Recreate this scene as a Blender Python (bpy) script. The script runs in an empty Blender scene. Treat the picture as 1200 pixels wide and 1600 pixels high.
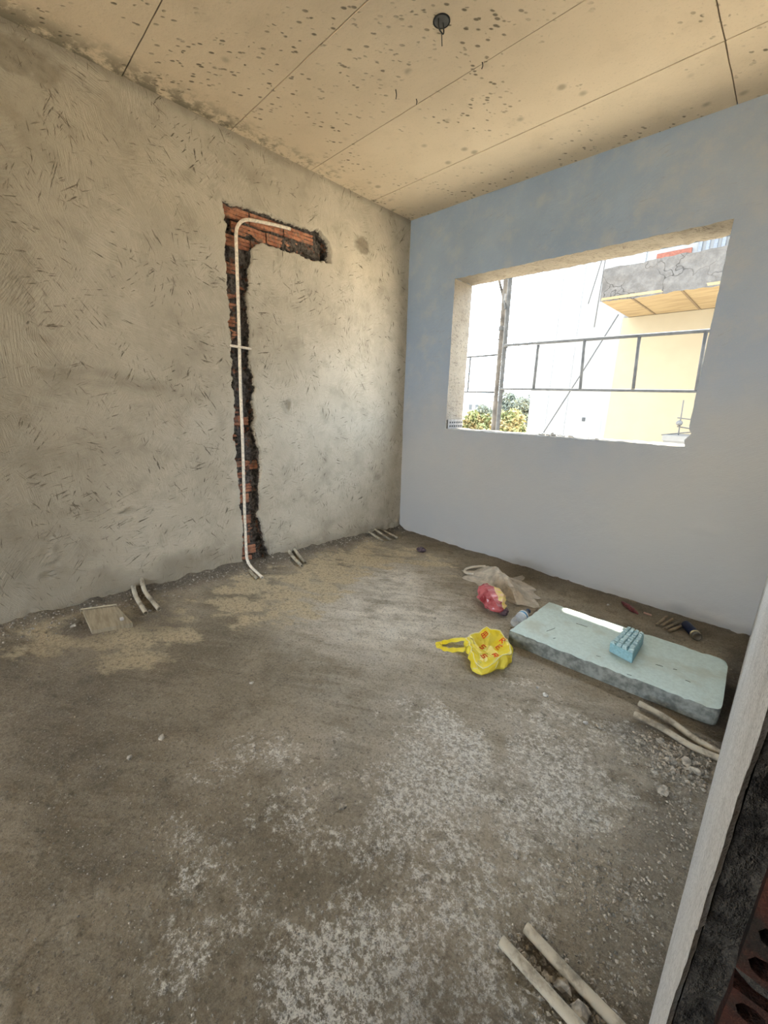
import bpy, bmesh, math, random
import numpy as np
from mathutils import Vector, Matrix, Euler

# ------------------------------------------------------------------ camera, sky, sun, exposure
scene = bpy.context.scene
col = scene.collection
f_px, yaw, pitch, roll = 638.87, 0.7752, -0.2595, 0.0291
cam_d = bpy.data.cameras.new('camera'); cam = bpy.data.objects.new('camera', cam_d); col.objects.link(cam)
d = Vector((-math.sin(yaw)*math.cos(pitch), math.cos(yaw)*math.cos(pitch), math.sin(pitch)))
r = d.cross(Vector((0, 0, 1))).normalized(); u = r.cross(d)
r2 = r*math.cos(roll)+u*math.sin(roll); u2 = -r*math.sin(roll)+u*math.cos(roll)
cam.matrix_world = Matrix(((r2.x, u2.x, -d.x, 2.7441), (r2.y, u2.y, -d.y, -3.031), (r2.z, u2.z, -d.z, 1.2591), (0, 0, 0, 1)))
cam_d.sensor_fit = 'VERTICAL'; cam_d.sensor_height = 24; cam_d.lens = f_px/1600*24
cam_d.clip_start = 0.01; cam_d.clip_end = 500
scene.camera = cam
scene.view_settings.view_transform = 'Standard'; scene.view_settings.look = 'None'
scene.view_settings.exposure = 2.42; scene.view_settings.gamma = 1; scene.view_settings.use_curve_mapping = False

world = bpy.data.worlds.new('sky'); scene.world = world; world.use_nodes = True
bg = world.node_tree.nodes['Background']
bg.inputs[0].default_value = (0.74, 0.87, 1.0, 1); bg.inputs[1].default_value = 2.8
sun_d = bpy.data.lights.new('sun', 'SUN'); sun = bpy.data.objects.new('sun', sun_d); col.objects.link(sun)
sun_d.energy = 8; sun_d.angle = 0.009; sun_d.color = (1, 0.93, 0.8)
sun.rotation_euler = Vector((0, -1, -1.5)).to_track_quat('-Z', 'Y').to_euler()
def portal(loc, rot, sx, sy):
    l = bpy.data.lights.new('daylight_portal', 'AREA'); o = bpy.data.objects.new('daylight_portal', l); col.objects.link(o)
    l.shape = 'RECTANGLE'; l.size = sx; l.size_y = sy; l.cycles.is_portal = True
    o.location = loc; o.rotation_euler = rot
portal((1.39, 0.30, 1.66), (math.radians(-90), 0, 0), 1.8, 1.25)
portal((1.2, -6.75, 1.2), (math.radians(90), 0, 0), 2.1, 2.4)

# ------------------------------------------------------------------ helpers
rng = np.random.RandomState(7); random.seed(7)
def vnoise(x, y, seed=0):
    x = np.asarray(x, float); y = np.asarray(y, float)
    xi = np.floor(x).astype(np.int64); yi = np.floor(y).astype(np.int64); xf = x-xi; yf = y-yi
    def h(a, b):
        n = (a*374761393+b*668265263+seed*1442695041) & 0x7fffffff
        n = ((n ^ (n >> 13))*1274126177) & 0x7fffffff
        return ((n ^ (n >> 16)) & 0xffff)/65535.0
    a = xf*xf*(3-2*xf); b = yf*yf*(3-2*yf)
    return (h(xi, yi)*(1-a)+h(xi+1, yi)*a)*(1-b)+(h(xi, yi+1)*(1-a)+h(xi+1, yi+1)*a)*b
def fbm(x, y, seed=0, oct=4):
    s = 0; a = .5
    for i in range(oct):
        s = s+a*vnoise(x*2**i, y*2**i, seed+i*17); a *= .5
    return s/(1-.5**oct)
def sstep(a, b, x):
    t = np.clip((x-a)/(b-a), 0, 1); return t*t*(3-2*t)
def floor_z(x, y): return -0.0106*x-0.0195*y
WS = 0.0239                                    # the window wall runs slightly askew: y = WS * x

def tag(o, label=None, cat=None, group=None, kind=None):
    if label: o['label'] = label
    if cat: o['category'] = cat
    if group: o['group'] = group
    if kind: o['kind'] = kind
    return o
def link(name, me, mat=None, parent=None):
    o = bpy.data.objects.new(name, me); col.objects.link(o)
    if mat is not None and not me.materials: me.materials.append(mat)
    if parent: o.parent = parent
    return o
def empty(name, loc, rz=0, label=None, cat=None, group=None):
    o = bpy.data.objects.new(name, None); col.objects.link(o); o.location = loc; o.rotation_euler = (0, 0, rz)
    o.empty_display_size = .1
    return tag(o, label, cat, group)
def mesh(name, v, f, mat=None, parent=None, smooth=False, attrs=None):
    me = bpy.data.meshes.new(name)
    v = np.asarray(v, np.float32)
    if isinstance(f, np.ndarray):
        n = len(f); k = f.shape[1]
        me.vertices.add(len(v)); me.vertices.foreach_set('co', v.ravel())
        me.loops.add(n*k); me.loops.foreach_set('vertex_index', f.ravel().astype(np.int32))
        me.polygons.add(n); me.polygons.foreach_set('loop_start', np.arange(0, n*k, k, dtype=np.int32))
        me.update(calc_edges=True); me.validate()
    else:
        me.from_pydata([tuple(map(float, p)) for p in v], [], f); me.update()
    me.polygons.foreach_set('use_smooth', [bool(smooth)]*len(me.polygons))
    for k_, a in (attrs or {}).items():
        at = me.attributes.new(k_, 'FLOAT', 'POINT'); at.data.foreach_set('value', np.asarray(a, np.float32).ravel())
    return link(name, me, mat, parent)
class MB:
    def __init__(s): s.v = []; s.f = []
    def add(s, v, f):
        b = len(s.v); s.v += [tuple(p) for p in v]; s.f += [tuple(i+b for i in q) for q in f]; return s
    def box(s, x0, x1, y0, y1, z0, z1):
        return s.add([(x, y, z) for x in (x0, x1) for y in (y0, y1) for z in (z0, z1)],
                     [(0, 1, 3, 2), (4, 6, 7, 5), (0, 4, 5, 1), (2, 3, 7, 6), (0, 2, 6, 4), (1, 5, 7, 3)])
    def tube(s, pts, r_, n=10, hollow=False, cap=True):
        pts = [Vector(p) for p in pts]; rings = []; up = Vector((0, 0, 1))
        rs = r_ if isinstance(r_, (list, tuple)) else [r_]*len(pts)
        prev = None
        for i, p in enumerate(pts):
            t = (pts[min(i+1, len(pts)-1)]-pts[max(i-1, 0)]).normalized()
            if prev is None:
                a = t.cross(up) if abs(t.z) < .95 else t.cross(Vector((1, 0, 0)))
            else: a = prev-t*prev.dot(t)
            a.normalize(); prev = a; b = t.cross(a)
            rings.append([p+(a*math.cos(2*math.pi*k/n)+b*math.sin(2*math.pi*k/n))*rs[i] for k in range(n)])
        base = len(s.v)
        for rg in rings: s.v += [tuple(q) for q in rg]
        m = len(rings)
        for i in range(m-1):
            for k in range(n):
                s.f.append((base+i*n+k, base+i*n+(k+1) % n, base+(i+1)*n+(k+1) % n, base+(i+1)*n+k))
        if hollow:
            for e, inw in ((0, 1), (m-1, -1)):
                c = pts[e]; tdir = (pts[min(e+1, m-1)]-pts[max(e-1, 0)]).normalized()*inw
                b1 = len(s.v)
                s.v += [tuple(c+(Vector(q)-c)*.72) for q in rings[e]]
                s.v += [tuple(c+(Vector(q)-c)*.70+tdir*.04) for q in rings[e]]
                for k in range(n):
                    k2 = (k+1) % n
                    s.f.append((base+e*n+k, base+e*n+k2, b1+k2, b1+k)); s.f.append((b1+k, b1+k2, b1+n+k2, b1+n+k))
                s.f.append(tuple(b1+n+k for k in range(n)))
        elif cap:
            s.f.append(tuple(base+k for k in range(n))[::-1]); s.f.append(tuple(base+(m-1)*n+k for k in range(n)))
        return s
    def lathe(s, prof, n=24):                     # profile of (radius, z)
        base = len(s.v)
        for r_, z in prof:
            s.v += [(r_*math.cos(2*math.pi*k/n), r_*math.sin(2*math.pi*k/n), z) for k in range(n)]
        for i in range(len(prof)-1):
            for k in range(n): s.f.append((base+i*n+k, base+i*n+(k+1) % n, base+(i+1)*n+(k+1) % n, base+(i+1)*n+k))
        s.f.append(tuple(base+k for k in range(n))[::-1]); s.f.append(tuple(base+(len(prof)-1)*n+k for k in range(n)))
        return s
    def build(s, name, mat, parent=None, smooth=False):
        o = mesh(name, s.v, s.f, mat, parent, smooth)
        bm = bmesh.new(); bm.from_mesh(o.data); bmesh.ops.recalc_face_normals(bm, faces=bm.faces); bm.to_mesh(o.data); bm.free()
        return o
def grid_idx(nu, nv, base=0):
    i = np.arange(nu-1)[:, None]; j = np.arange(nv-1)[None, :]
    a = (i*nv+j).ravel()+base
    return np.stack([a, a+nv, a+nv+1, a+1], 1)
def smooth_path(pts, n=5):
    P = [Vector(p) for p in pts]; out = []
    for i in range(len(P)-1):
        p0, p1, p2, p3 = P[max(i-1, 0)], P[i], P[i+1], P[min(i+2, len(P)-1)]
        for k in range(n):
            t = k/n
            out.append(.5*((2*p1)+(p2-p0)*t+(2*p0-5*p1+4*p2-p3)*t*t+(3*p1-3*p2+p3-p0)*t**3))
    return out+[P[-1]]

# ------------------------------------------------------------------ material helpers
class NT:
    def __init__(s, name, rough=.9, spec=.2):
        s.m = bpy.data.materials.new(name); s.m.use_nodes = True; s.t = s.m.node_tree
        s.b = s.t.nodes['Principled BSDF']; s.b.inputs['Roughness'].default_value = rough
        s.b.inputs['Specular IOR Level'].default_value = spec
        s.pos = s.n('ShaderNodeNewGeometry').outputs['Position']
    def n(s, k, **kw):
        o = s.t.nodes.new(k)
        for a, b in kw.items(): setattr(o, a, b)
        return o
    def put(s, sock, v):
        if isinstance(v, bpy.types.NodeSocket): s.t.links.new(v, sock)
        elif isinstance(v, (tuple, list)): sock.default_value = tuple(v)+((1,) if len(v) == 3 and sock.type == 'RGBA' else ())
        else: sock.default_value = v
    def math(s, op, a, b=0, c=None, clamp=False):
        o = s.n('ShaderNodeMath', operation=op, use_clamp=clamp); s.put(o.inputs[0], a); s.put(o.inputs[1], b)
        if c is not None: s.put(o.inputs[2], c)
        return o.outputs[0]
    def mapv(s, vec=None, loc=(0, 0, 0), rot=(0, 0, 0), sc=(1, 1, 1)):
        if any(rot):                                # turn first, then stretch
            q = s.n('ShaderNodeMapping'); s.put(q.inputs[0], vec or s.pos); q.inputs['Rotation'].default_value = rot; vec = q.outputs[0]; rot = (0, 0, 0)
        o = s.n('ShaderNodeMapping'); s.put(o.inputs[0], vec or s.pos)
        o.inputs['Location'].default_value = loc; o.inputs['Rotation'].default_value = rot; o.inputs['Scale'].default_value = sc
        return o.outputs[0]
    def noise(s, scale, detail=4, rough=.55, vec=None, dist=0):
        o = s.n('ShaderNodeTexNoise'); s.put(o.inputs['Vector'], vec or s.pos); o.inputs['Scale'].default_value = scale
        o.inputs['Detail'].default_value = detail; o.inputs['Roughness'].default_value = rough; o.inputs['Distortion'].default_value = dist
        return o.outputs['Fac']
    def voro(s, scale, vec=None, feat='F1'):
        o = s.n('ShaderNodeTexVoronoi', feature=feat); s.put(o.inputs['Vector'], vec or s.pos); o.inputs['Scale'].default_value = scale
        return o.outputs['Distance']
    def ramp(s, v, a, b, lo=0., hi=1.):
        o = s.n('ShaderNodeMapRange', interpolation_type='SMOOTHSTEP'); s.put(o.inputs[0], v)
        for i, q in zip((1, 2, 3, 4), (a, b, lo, hi)): o.inputs[i].default_value = q
        return o.outputs[0]
    def mix(s, f, a, b, mode='MIX'):
        o = s.n('ShaderNodeMix', data_type='RGBA', blend_type=mode); s.put(o.inputs[0], f); s.put(o.inputs[6], a); s.put(o.inputs[7], b)
        return o.outputs[2]
    def mul(s, a, b): return s.math('MULTIPLY', a, b)
    def add(s, a, b): return s.math('ADD', a, b)
    def attr(s, name): return s.n('ShaderNodeAttribute', attribute_name=name).outputs['Fac']
    def bump(s, h, strength=.5, dist=.01, prev=None):
        o = s.n('ShaderNodeBump'); o.inputs['Strength'].default_value = strength; o.inputs['Distance'].default_value = dist
        s.put(o.inputs['Height'], h)
        if prev is not None: s.put(o.inputs['Normal'], prev)
        return o.outputs[0]
    def out(s, color, normal=None, rough=None):
        s.put(s.b.inputs['Base Color'], color)
        if normal is not None: s.put(s.b.inputs['Normal'], normal)
        if rough is not None: s.put(s.b.inputs['Roughness'], rough)
        return s.m
def plain(name, c, rough=.7, metal=0., var=.15, scale=30, bump=.0):
    m = NT(name, rough); m.b.inputs['Metallic'].default_value = metal
    n = m.noise(scale, 3)
    co = m.mix(m.ramp(n, .3, .7), tuple(q*(1-var) for q in c), tuple(min(1, q*(1+var)) for q in c))
    return m.out(co, m.bump(n, bump, .003) if bump else None)

def plaster(name, c0, c1, cdark, axis, streak=1.0):
    """trowelled cement render; axis = 'x' for a wall facing x (uses y,z) or 'y' (uses x,z)"""
    m = NT(name, .92, .12)
    warp = m.n('ShaderNodeTexNoise'); m.put(warp.inputs['Vector'], m.pos); warp.inputs['Scale'].default_value = 1.1; warp.inputs['Detail'].default_value = 1
    wv = m.n('ShaderNodeVectorMath', operation='MULTIPLY_ADD'); m.put(wv.inputs[0], warp.outputs['Color']); wv.inputs[1].default_value = (.34, .34, .34); m.put(wv.inputs[2], m.pos)
    wv = wv.outputs[0]
    rots = [18, 58, 85, 118, 160] if axis == 'x' else [5, 30]
    S = None; M = None
    for i, a in enumerate(rots):
        rt = (math.radians(a), 0, 0) if axis == 'x' else (0, math.radians(a), 0)
        sc = (9, 17, 170) if axis == 'x' else (17, 9, 170)
        st = m.noise(1., 3, .6, m.mapv(wv, (i*3.1, i*1.7, 0), rt, sc))
        mk = m.ramp(m.noise(2.8, 3, .55, m.mapv(m.pos, (i*7.3, i*5.1, i*2.))), .44, .6)
        t = m.mul(st, mk); S = t if S is None else m.math('MAXIMUM', S, t)
        sc2 = (6, 10, 95) if axis == 'x' else (10, 6, 95)
        pit = m.mul(m.ramp(m.noise(1., 3, .65, m.mapv(wv, (i*9.1, 3, i*2), rt, sc2)), .615, .68), m.ramp(m.noise(4.5, 3, .6, m.mapv(m.pos, (i*2.3, i*9.1, 1))), .50, .62))
        M = pit if M is None else m.math('MAXIMUM', M, pit)
    big = m.noise(1.4, 5, .6); mid = m.noise(7, 4, .6); fine = m.noise(160, 3, .7)
    c = m.mix(m.ramp(big, .3, .7), c0, c1)
    c = m.mix(m.mul(m.ramp(mid, .45, .75), .35), c, cdark)
    c = m.mix(m.mul(m.ramp(S, .42, .62), 0.17*streak), c, tuple(min(1, q*1.5) for q in c1))
    c = m.mix(m.mul(M, .9*streak), c, tuple(q*.5 for q in cdark))
    c = m.mix(m.mul(m.ramp(fine, .5, .72), .22), c, cdark)
    c = m.mix(m.math('MINIMUM', m.attr('stain_and_light'), 1), c, cdark)
    nb = m.bump(S, .5*streak, .007); nb = m.bump(m.math('SUBTRACT', 1, M), .5*streak, .005, nb); nb = m.bump(fine, .25, .002, nb); nb = m.bump(mid, .35, .012, nb)
    return m, c, nb

# left wall material: plaster plus the raw chase
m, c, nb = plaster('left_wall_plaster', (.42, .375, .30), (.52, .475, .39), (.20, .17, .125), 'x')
ch = m.attr('chase'); dk = m.mix(m.ramp(m.noise(45, 5, .7), .35, .65), (.045, .04, .036), (.19, .165, .145))
dk = m.mix(m.mul(m.ramp(m.noise(22, 3, .6, m.mapv(m.pos, (4, 4, 4))), .58, .66), .5), dk, (.33, .13, .07))
c = m.mix(m.math('MINIMUM', m.ramp(m.add(ch, m.mul(m.math('SUBTRACT', m.noise(70, 3), .5), .9)), .35, .65), 1), c, dk)
nb = m.bump(m.mul(m.noise(60, 5, .7), ch), .9, .02, nb)
M_left = m.out(c, nb)
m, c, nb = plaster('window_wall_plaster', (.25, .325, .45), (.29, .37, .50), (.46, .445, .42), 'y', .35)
M_front = m.out(c, nb)  # window haze put into the colour as a blue plaster tone
m, c, nb = plaster('right_wall_plaster', (.62, .60, .57), (.70, .68, .65), (.3, .285, .26), 'x', .2)
gr = m.noise(1., 4, .8, m.mapv(m.pos, (0, 0, 0), (0, 0, 0), (200, 110, 330))); ln = m.noise(1., 3, .6, m.mapv(m.pos, (0, 0, 0), (0, 0, 0), (4, 9, 170)))
c = m.mix(m.mul(m.ramp(gr, .50, .60), .7), c, (.20, .19, .175)); c = m.mix(m.mul(m.ramp(ln, .55, .68), .35), c, (.16, .15, .14))
nb = m.bump(gr, .7, .004, nb)
M_right = m.out(c, nb)
m, c, nb = plaster('reveal_plaster', (.145, .128, .108), (.18, .162, .135), (.07, .058, .042), 'y', .6)
g2 = m.noise(1., 4, .7, m.mapv(m.pos, (0, 0, 0), (0, 0, .5), (60, 25, 60)))
c = m.mix(m.mul(m.ramp(g2, .52, .68), .6), c, (.06, .05, .035))
M_reveal = m.out(c, m.bump(g2, .8, .01, nb))

# ceiling: board-marked concrete
m = NT('ceiling_concrete', .85, .15)
big = m.noise(.9, 4, .6); mid = m.noise(5, 4, .6)
c = m.mix(m.ramp(big, .32, .68), (.60, .50, .37), (.69, .58, .435))
c = m.mix(m.mul(m.ramp(mid, .5, .75), .3), c, (.47, .39, .28))
cl = m.ramp(m.noise(2.2, 3, .6, m.mapv(m.pos, (3, 1, 0))), .42, .62)
pv = m.mapv(m.pos, (0, 0, 0), (0, 0, .6), (45, 24, 1)); pit = m.ramp(m.voro(1., pv), .36, .18)
pick = m.ramp(m.noise(1., 1, .5, m.mapv(m.pos, (5, 5, 5), (0, 0, .6), (30, 16, 1))), .50, .56)
pits = m.mul(m.mul(pit, pick), cl)
c = m.mix(m.mul(pits, .85), c, (.12, .10, .07))
sp = m.mul(m.ramp(m.voro(7, m.mapv(m.pos, (1, 2, 0), (0, 0, 0), (1, 1, 0))), .22, .06), m.ramp(m.noise(3, 2), .48, .58))
c = m.mix(m.mul(sp, .55), c, (.17, .14, .095))
c = m.mix(m.mul(m.ramp(m.noise(90, 4, .7), .55, .72), .25), c, (.24, .2, .14))
sx = m.n('ShaderNodeSeparateXYZ'); m.put(sx.inputs[0], m.pos)
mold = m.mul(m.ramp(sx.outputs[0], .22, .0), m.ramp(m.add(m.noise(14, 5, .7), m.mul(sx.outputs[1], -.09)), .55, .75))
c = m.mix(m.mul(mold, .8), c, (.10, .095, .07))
nb = m.bump(m.math('SUBTRACT', 1, pits), .5, .006); nb = m.bump(m.noise(90, 4, .7), .25, .003, nb); nb = m.bump(mid, .3, .015, nb)
M_ceil = m.out(c, nb)

# floor
m = NT('rough_cement_floor', .93, .15)
big = m.noise(1.6, 5, .62); mid = m.noise(7, 5, .65); fine = m.noise(55, 5, .75); gr = m.noise(260, 3, .7)
sm = m.noise(1., 5, .62, m.mapv(m.pos, (0, 0, 0), (0, 0, -.65), (3.2, 15, 3)), .6)
c = m.mix(m.ramp(big, .33, .68), (.25, .205, .14), (.46, .385, .28))
c = m.mix(m.mul(m.ramp(sm, .42, .68), .35), c, (.52, .44, .33))
c = m.mix(m.mul(m.ramp(mid, .5, .68), .5), c, (.16, .13, .09))
cw = m.attr('grey'); c = m.mix(m.mul(cw, m.ramp(m.add(m.mul(sm, .4), m.mul(mid, .6)), .30, .62)), c, (.95, .87, .74))
sd = m.attr('sand'); c = m.mix(m.mul(m.ramp(m.add(m.add(m.mul(m.noise(4.2, 5, .65, m.mapv(m.pos, (7, 3, 0), (0, 0, -.6), (.8, 1.7, 1))), .9), m.mul(mid, .35)), m.mul(sd, .30)), .80, .93), m.ramp(sd, 0, .5)), c, m.mix(m.ramp(fine, .4, .7), (.66, .54, .35), (.48, .38, .25)))
wh = m.attr('white')
wf = m.add(m.add(m.mul(m.noise(3.6, 5, .65), .75), m.mul(m.noise(38, 5, .85), .62)), m.mul(wh, .16))
c = m.mix(m.mul(m.mul(m.mul(m.ramp(wf, .78, .87), m.ramp(wh, 0, .35)), m.ramp(m.noise(60, 6, .85, m.mapv(m.pos, (3, 3, 3))), .46, .54, .05, 1)), 1), c, (.92, .87, .78))
c = m.mix(m.attr('dirt'), c, m.mix(m.ramp(fine, .35, .65), (.07, .058, .045), (.17, .14, .11)))
c = m.mix(m.mul(m.ramp(fine, .53, .66), .55), c, (.11, .095, .075))
g3 = m.noise(105, 6, .85); c = m.mix(m.mul(m.ramp(g3, .50, .60), .45), c, (.13, .11, .088)); c = m.mix(m.mul(m.ramp(g3, .46, .36), .35), c, (.62, .57, .48))
c = m.mix(m.mul(m.ramp(gr, .55, .7), .3), c, (.07, .06, .05))
c = m.mix(m.mul(m.ramp(gr, .45, .32), .15), c, (.55, .5, .42))
nb = m.bump(mid, .5, .03); nb = m.bump(fine, 1, .02, nb); nb = m.bump(m.noise(105, 6, .85), .8, .007, nb); nb = m.bump(gr, .4, .003, nb); nb = m.bump(sm, .5, .014, nb)
M_floor = m.out(c, nb)

M_brick = NT('clay_brick', .9); n_ = M_brick.noise(18, 4, .65)
M_brick = M_brick.out(M_brick.mix(M_brick.mul(M_brick.ramp(M_brick.noise(26, 5, .75, M_brick.mapv(M_brick.pos, (2, 5, 1))), .50, .62), .8), M_brick.mix(M_brick.ramp(n_, .35, .65), (.32, .13, .08), (.54, .26, .155)), (.17, .135, .11)), M_brick.bump(n_, .5, .01))
M_brickd = NT('shaded_clay_brick', .95); n_ = M_brickd.noise(20, 4, .7)
M_brickd = M_brickd.out(M_brickd.mix(M_brickd.ramp(n_, .35, .62), (.020, .015, .012), (.052, .018, .012)), M_brickd.bump(M_brickd.noise(60, 5, .7), .8, .012))  # clay darkened in colour to stand for the unlit doorway jamb
M_mort = NT('rough_dark_mortar', .95); n_ = M_mort.noise(35, 5, .75)
M_mort = M_mort.out(M_mort.mix(M_mort.ramp(n_, .35, .68), (.016, .013, .011), (.075, .066, .056)), M_mort.bump(n_, 1, .02))  # mortar darkened likewise, jamb shade put into the colour
M_conduit = plain('white_conduit_plastic', (.74, .66, .55), .45, 0, .18, 60)
M_conduit2 = NT('muddy_conduit_plastic', .7); n_ = M_conduit2.noise(14, 5, .7)
M_conduit2 = M_conduit2.out(M_conduit2.mix(M_conduit2.ramp(n_, .42, .62), (.44, .385, .295), (.22, .185, .135)), M_conduit2.bump(n_, .4, .003))
M_clod = plain('cement_clod', (.33, .295, .245), .95, 0, .5, 40, .6)
M_clodw = plain('pale_plaster_clod', (.52, .50, .47), .95, 0, .3, 40, .6)
M_facade = NT('white_facade', .9); n_ = M_facade.noise(1., 4, .6, M_facade.mapv(M_facade.pos, (0, 0, 0), (0, 0, 0), (6, 6, .35)))
M_facade = M_facade.out(M_facade.mix(M_facade.mul(M_facade.ramp(n_, .5, .7), .6), (.125, .123, .12), (.08, .077, .072)))
M_facade2 = plain('cream_facade', (.150, .122, .080), .9, 0, .03, 3)
M_balc = NT('grey_concrete_beam', .95); n_ = M_balc.noise(7, 6, .75); cr = M_balc.ramp(M_balc.n('ShaderNodeTexVoronoi', feature='DISTANCE_TO_EDGE').outputs[0], .0, .1)
v_ = M_balc.voro(1.7, M_balc.add(0, 0) and None, 'DISTANCE_TO_EDGE')
wv_ = M_balc.n('ShaderNodeVectorMath', operation='MULTIPLY_ADD'); nn = M_balc.n('ShaderNodeTexNoise'); nn.inputs['Scale'].default_value = 4
M_balc.put(nn.inputs['Vector'], M_balc.pos); M_balc.put(wv_.inputs[0], nn.outputs['Color']); wv_.inputs[1].default_value = (.5, .5, .5); M_balc.put(wv_.inputs[2], M_balc.pos)
v_ = M_balc.voro(1.9, wv_.outputs[0], 'DISTANCE_TO_EDGE')
M_balc = M_balc.out(M_balc.mix(M_balc.mul(M_balc.ramp(v_, .016, .004), M_balc.ramp(M_balc.noise(1.3, 2), .45, .6)), M_balc.mix(M_balc.ramp(n_, .35, .7), (.044, .039, .034), (.070, .062, .054)), (.022, .019, .016)), M_balc.bump(n_, .6, .03))
M_soffit = NT('timber_marked_soffit', .9); n_ = M_soffit.noise(1., 4, .6, M_soffit.mapv(M_soffit.pos, (0, 0, 0), (0, 0, .2), (2, 9, 2)))
M_soffit = M_soffit.out(M_soffit.mix(M_soffit.ramp(n_, .4, .7), (.15, .108, .055), (.115, .078, .038)))
M_steel = plain('galvanised_scaffold_steel', (.030, .027, .023), .7, .0, .3, 12)
M_rust = plain('rusty_scaffold_steel', (.045, .036, .027), .8, .1, .4, 8)
M_rope = plain('weathered_rope', (.04, .037, .034), .9)
M_foam = NT('pale_blue_foam_board', .85); n_ = M_foam.noise(60, 4, .7)
M_foam = M_foam.out(M_foam.mix(M_foam.mul(M_foam.ramp(M_foam.noise(5, 4, .6), .48, .68), .5), M_foam.mix(M_foam.ramp(n_, .3, .7), (.46, .55, .52), (.54, .64, .61)), (.40, .41, .33)), M_foam.bump(n_, .5, .004))
M_foamedge = plain('dusty_foam_edge', (.215, .225, .205), .95, 0, .35, 35, .7)
M_foamb = plain('turquoise_foam', (.28, .46, .50), .85, 0, .12, 90, .4)
M_foamc = plain('scored_turquoise_foam', (.42, .56, .58), .85, 0, .18, 90, .4)
M_wood = NT('dusty_board', .9); n_ = M_wood.noise(1., 4, .6, M_wood.mapv(M_wood.pos, (0, 0, 0), (0, 0, .1), (8, 70, 8)))
M_wood = M_wood.out(M_wood.mix(M_wood.ramp(n_, .3, .7), (.24, .195, .13), (.36, .30, .21)))
M_stick = plain('tan_stick', (.30, .235, .16), .8, 0, .25)
M_leaf = NT('orange_green_foliage', .7); n_ = M_leaf.noise(1.6, 4, .7)
M_leaf = M_leaf.out(M_leaf.mix(M_leaf.ramp(n_, .42, .60), (.095, .110, .040), (.165, .120, .050)))
M_leaf2 = plain('dark_green_foliage', (.085, .095, .075), .8, 0, .35, 2)
M_trunk = plain('bark', (.2, .15, .1), .9)
M_ground = plain('sunlit_sandy_ground', (.66, .54, .38), .95, 0, .12, .5)
M_house = plain('white_house_wall', (.14, .138, .134), .9, 0, .03, 1)
M_glassd = plain('dark_window_glass', (.03, .035, .04), .2)
M_redframe = plain('red_brown_lintel', (.10, .035, .022), .8)
M_metal = plain('grey_sheet_metal', (.30, .31, .32), .5, .5)
M_dark = plain('near_black_recess', (.03, .03, .03), .9)
M_ant = plain('aerial_metal', (.05, .048, .045), .6, .3)

# ------------------------------------------------------------------ floor
H = 2.8
xs = np.concatenate([np.arange(-.12, 3.0, .008), np.arange(3.0, 4.3, .06)])
ys = np.concatenate([np.arange(-6.8, -3.4, .05), np.arange(-3.4, .16, .008)])
X, Y = np.meshgrid(xs, ys, indexing='ij')
base = floor_z(X, Y)
lump = (fbm(X*3, Y*3, 1, 3)-.5)*.022+(fbm(X*14, Y*14, 5, 4)-.5)*.010+(fbm(X*60, Y*60, 9, 2)-.5)*.003
pt = sstep(.63, .8, fbm(X*26, Y*26, 21, 3))*.006*sstep(.4, .65, fbm(X*2, Y*2, 33, 2))
yw = WS*X
cove = np.exp(-np.clip(X, 0, 9)/.07)*(.02+.05*fbm(Y*9, X*9, 41, 3)) + np.exp(-np.clip(yw-Y, 0, 9)/.05)*.018*fbm(X*10, Y*10, 43, 3)
cove = cove*np.where(X < 2.7, 1, 0)
rub = np.exp(-np.clip(2.78-X, 0, 9)/.10)*(.004+.022*fbm(X*30, Y*30, 61, 3))*(Y > -2.7)*(X < 2.9)
Z = base+lump*.55+pt+cove+rub
# keep the patches under large flat things level
for (cx, cy, sx_, sy_) in ((2.3, -.82, .50, .29),):
    k = sstep(1.15, .95, np.maximum(abs(X-cx)/sx_, abs(Y-cy)/sy_)); Z = Z*(1-k)+(base-.003)*k
def blob(cx, cy, rx, ry, a=0, w=.6):
    ca, sa = math.cos(a), math.sin(a); dx = X-cx; dy = Y-cy
    q = np.sqrt(((dx*ca+dy*sa)/rx)**2+((-dx*sa+dy*ca)/ry)**2)+(fbm(X*2.5+cx, Y*2.5, 77, 3)-.5)*.7
    return sstep(1+w, 1-w, q)
sand = np.clip(np.maximum.reduce([blob(.50, -1.75, .42, .55, 0), blob(.45, -2.55, .40, .35), blob(.45, -1.1, .35, .6), blob(.6, -.55, .5, .25), blob(.15, -2.9, .4, .2)]), 0, 1)
white = np.clip(np.maximum.reduce([blob(2.30, -2.05, .42, .62, .2), blob(2.4, -1.55, .45, .25), blob(2.15, -2.65, .5, .3), blob(1.75, -2.5, .25, .3)*.6]), 0, 1)
grey = np.clip(np.maximum.reduce([blob(1.25, -1.35, .55, .55, .6)*.85, blob(1.75, -1.9, .45, .45)*.35, blob(.85, -.95, .35, .35)*.8, blob(2.3, -1.6, .6, .5)*.4]), 0, 1)
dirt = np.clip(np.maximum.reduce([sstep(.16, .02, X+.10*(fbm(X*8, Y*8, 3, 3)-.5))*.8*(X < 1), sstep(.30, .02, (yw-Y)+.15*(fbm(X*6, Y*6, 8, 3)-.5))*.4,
      blob(2.72, -1.9, .10, .9)*.35, blob(2.62, -1.32, .2, .1)*.5, blob(2.60, -2.29, .11, .05)*.7, blob(.8, -2.95, .5, .25)*.35, blob(2.77, -.8, .07, .6)*.8,
      blob(.35, -2.46, .16, .13)*.6, blob(.22, -2.72, .22, .14)*.6, blob(2.55, -2.55, .2, .15)*.4]), 0, 1)
floor = mesh('floor', np.stack([X, Y, Z], -1).reshape(-1, 3), grid_idx(len(xs), len(ys)), M_floor, None, True,
             dict(sand=sand, white=white, grey=grey, dirt=dirt))
tag(floor, kind='structure')
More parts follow.
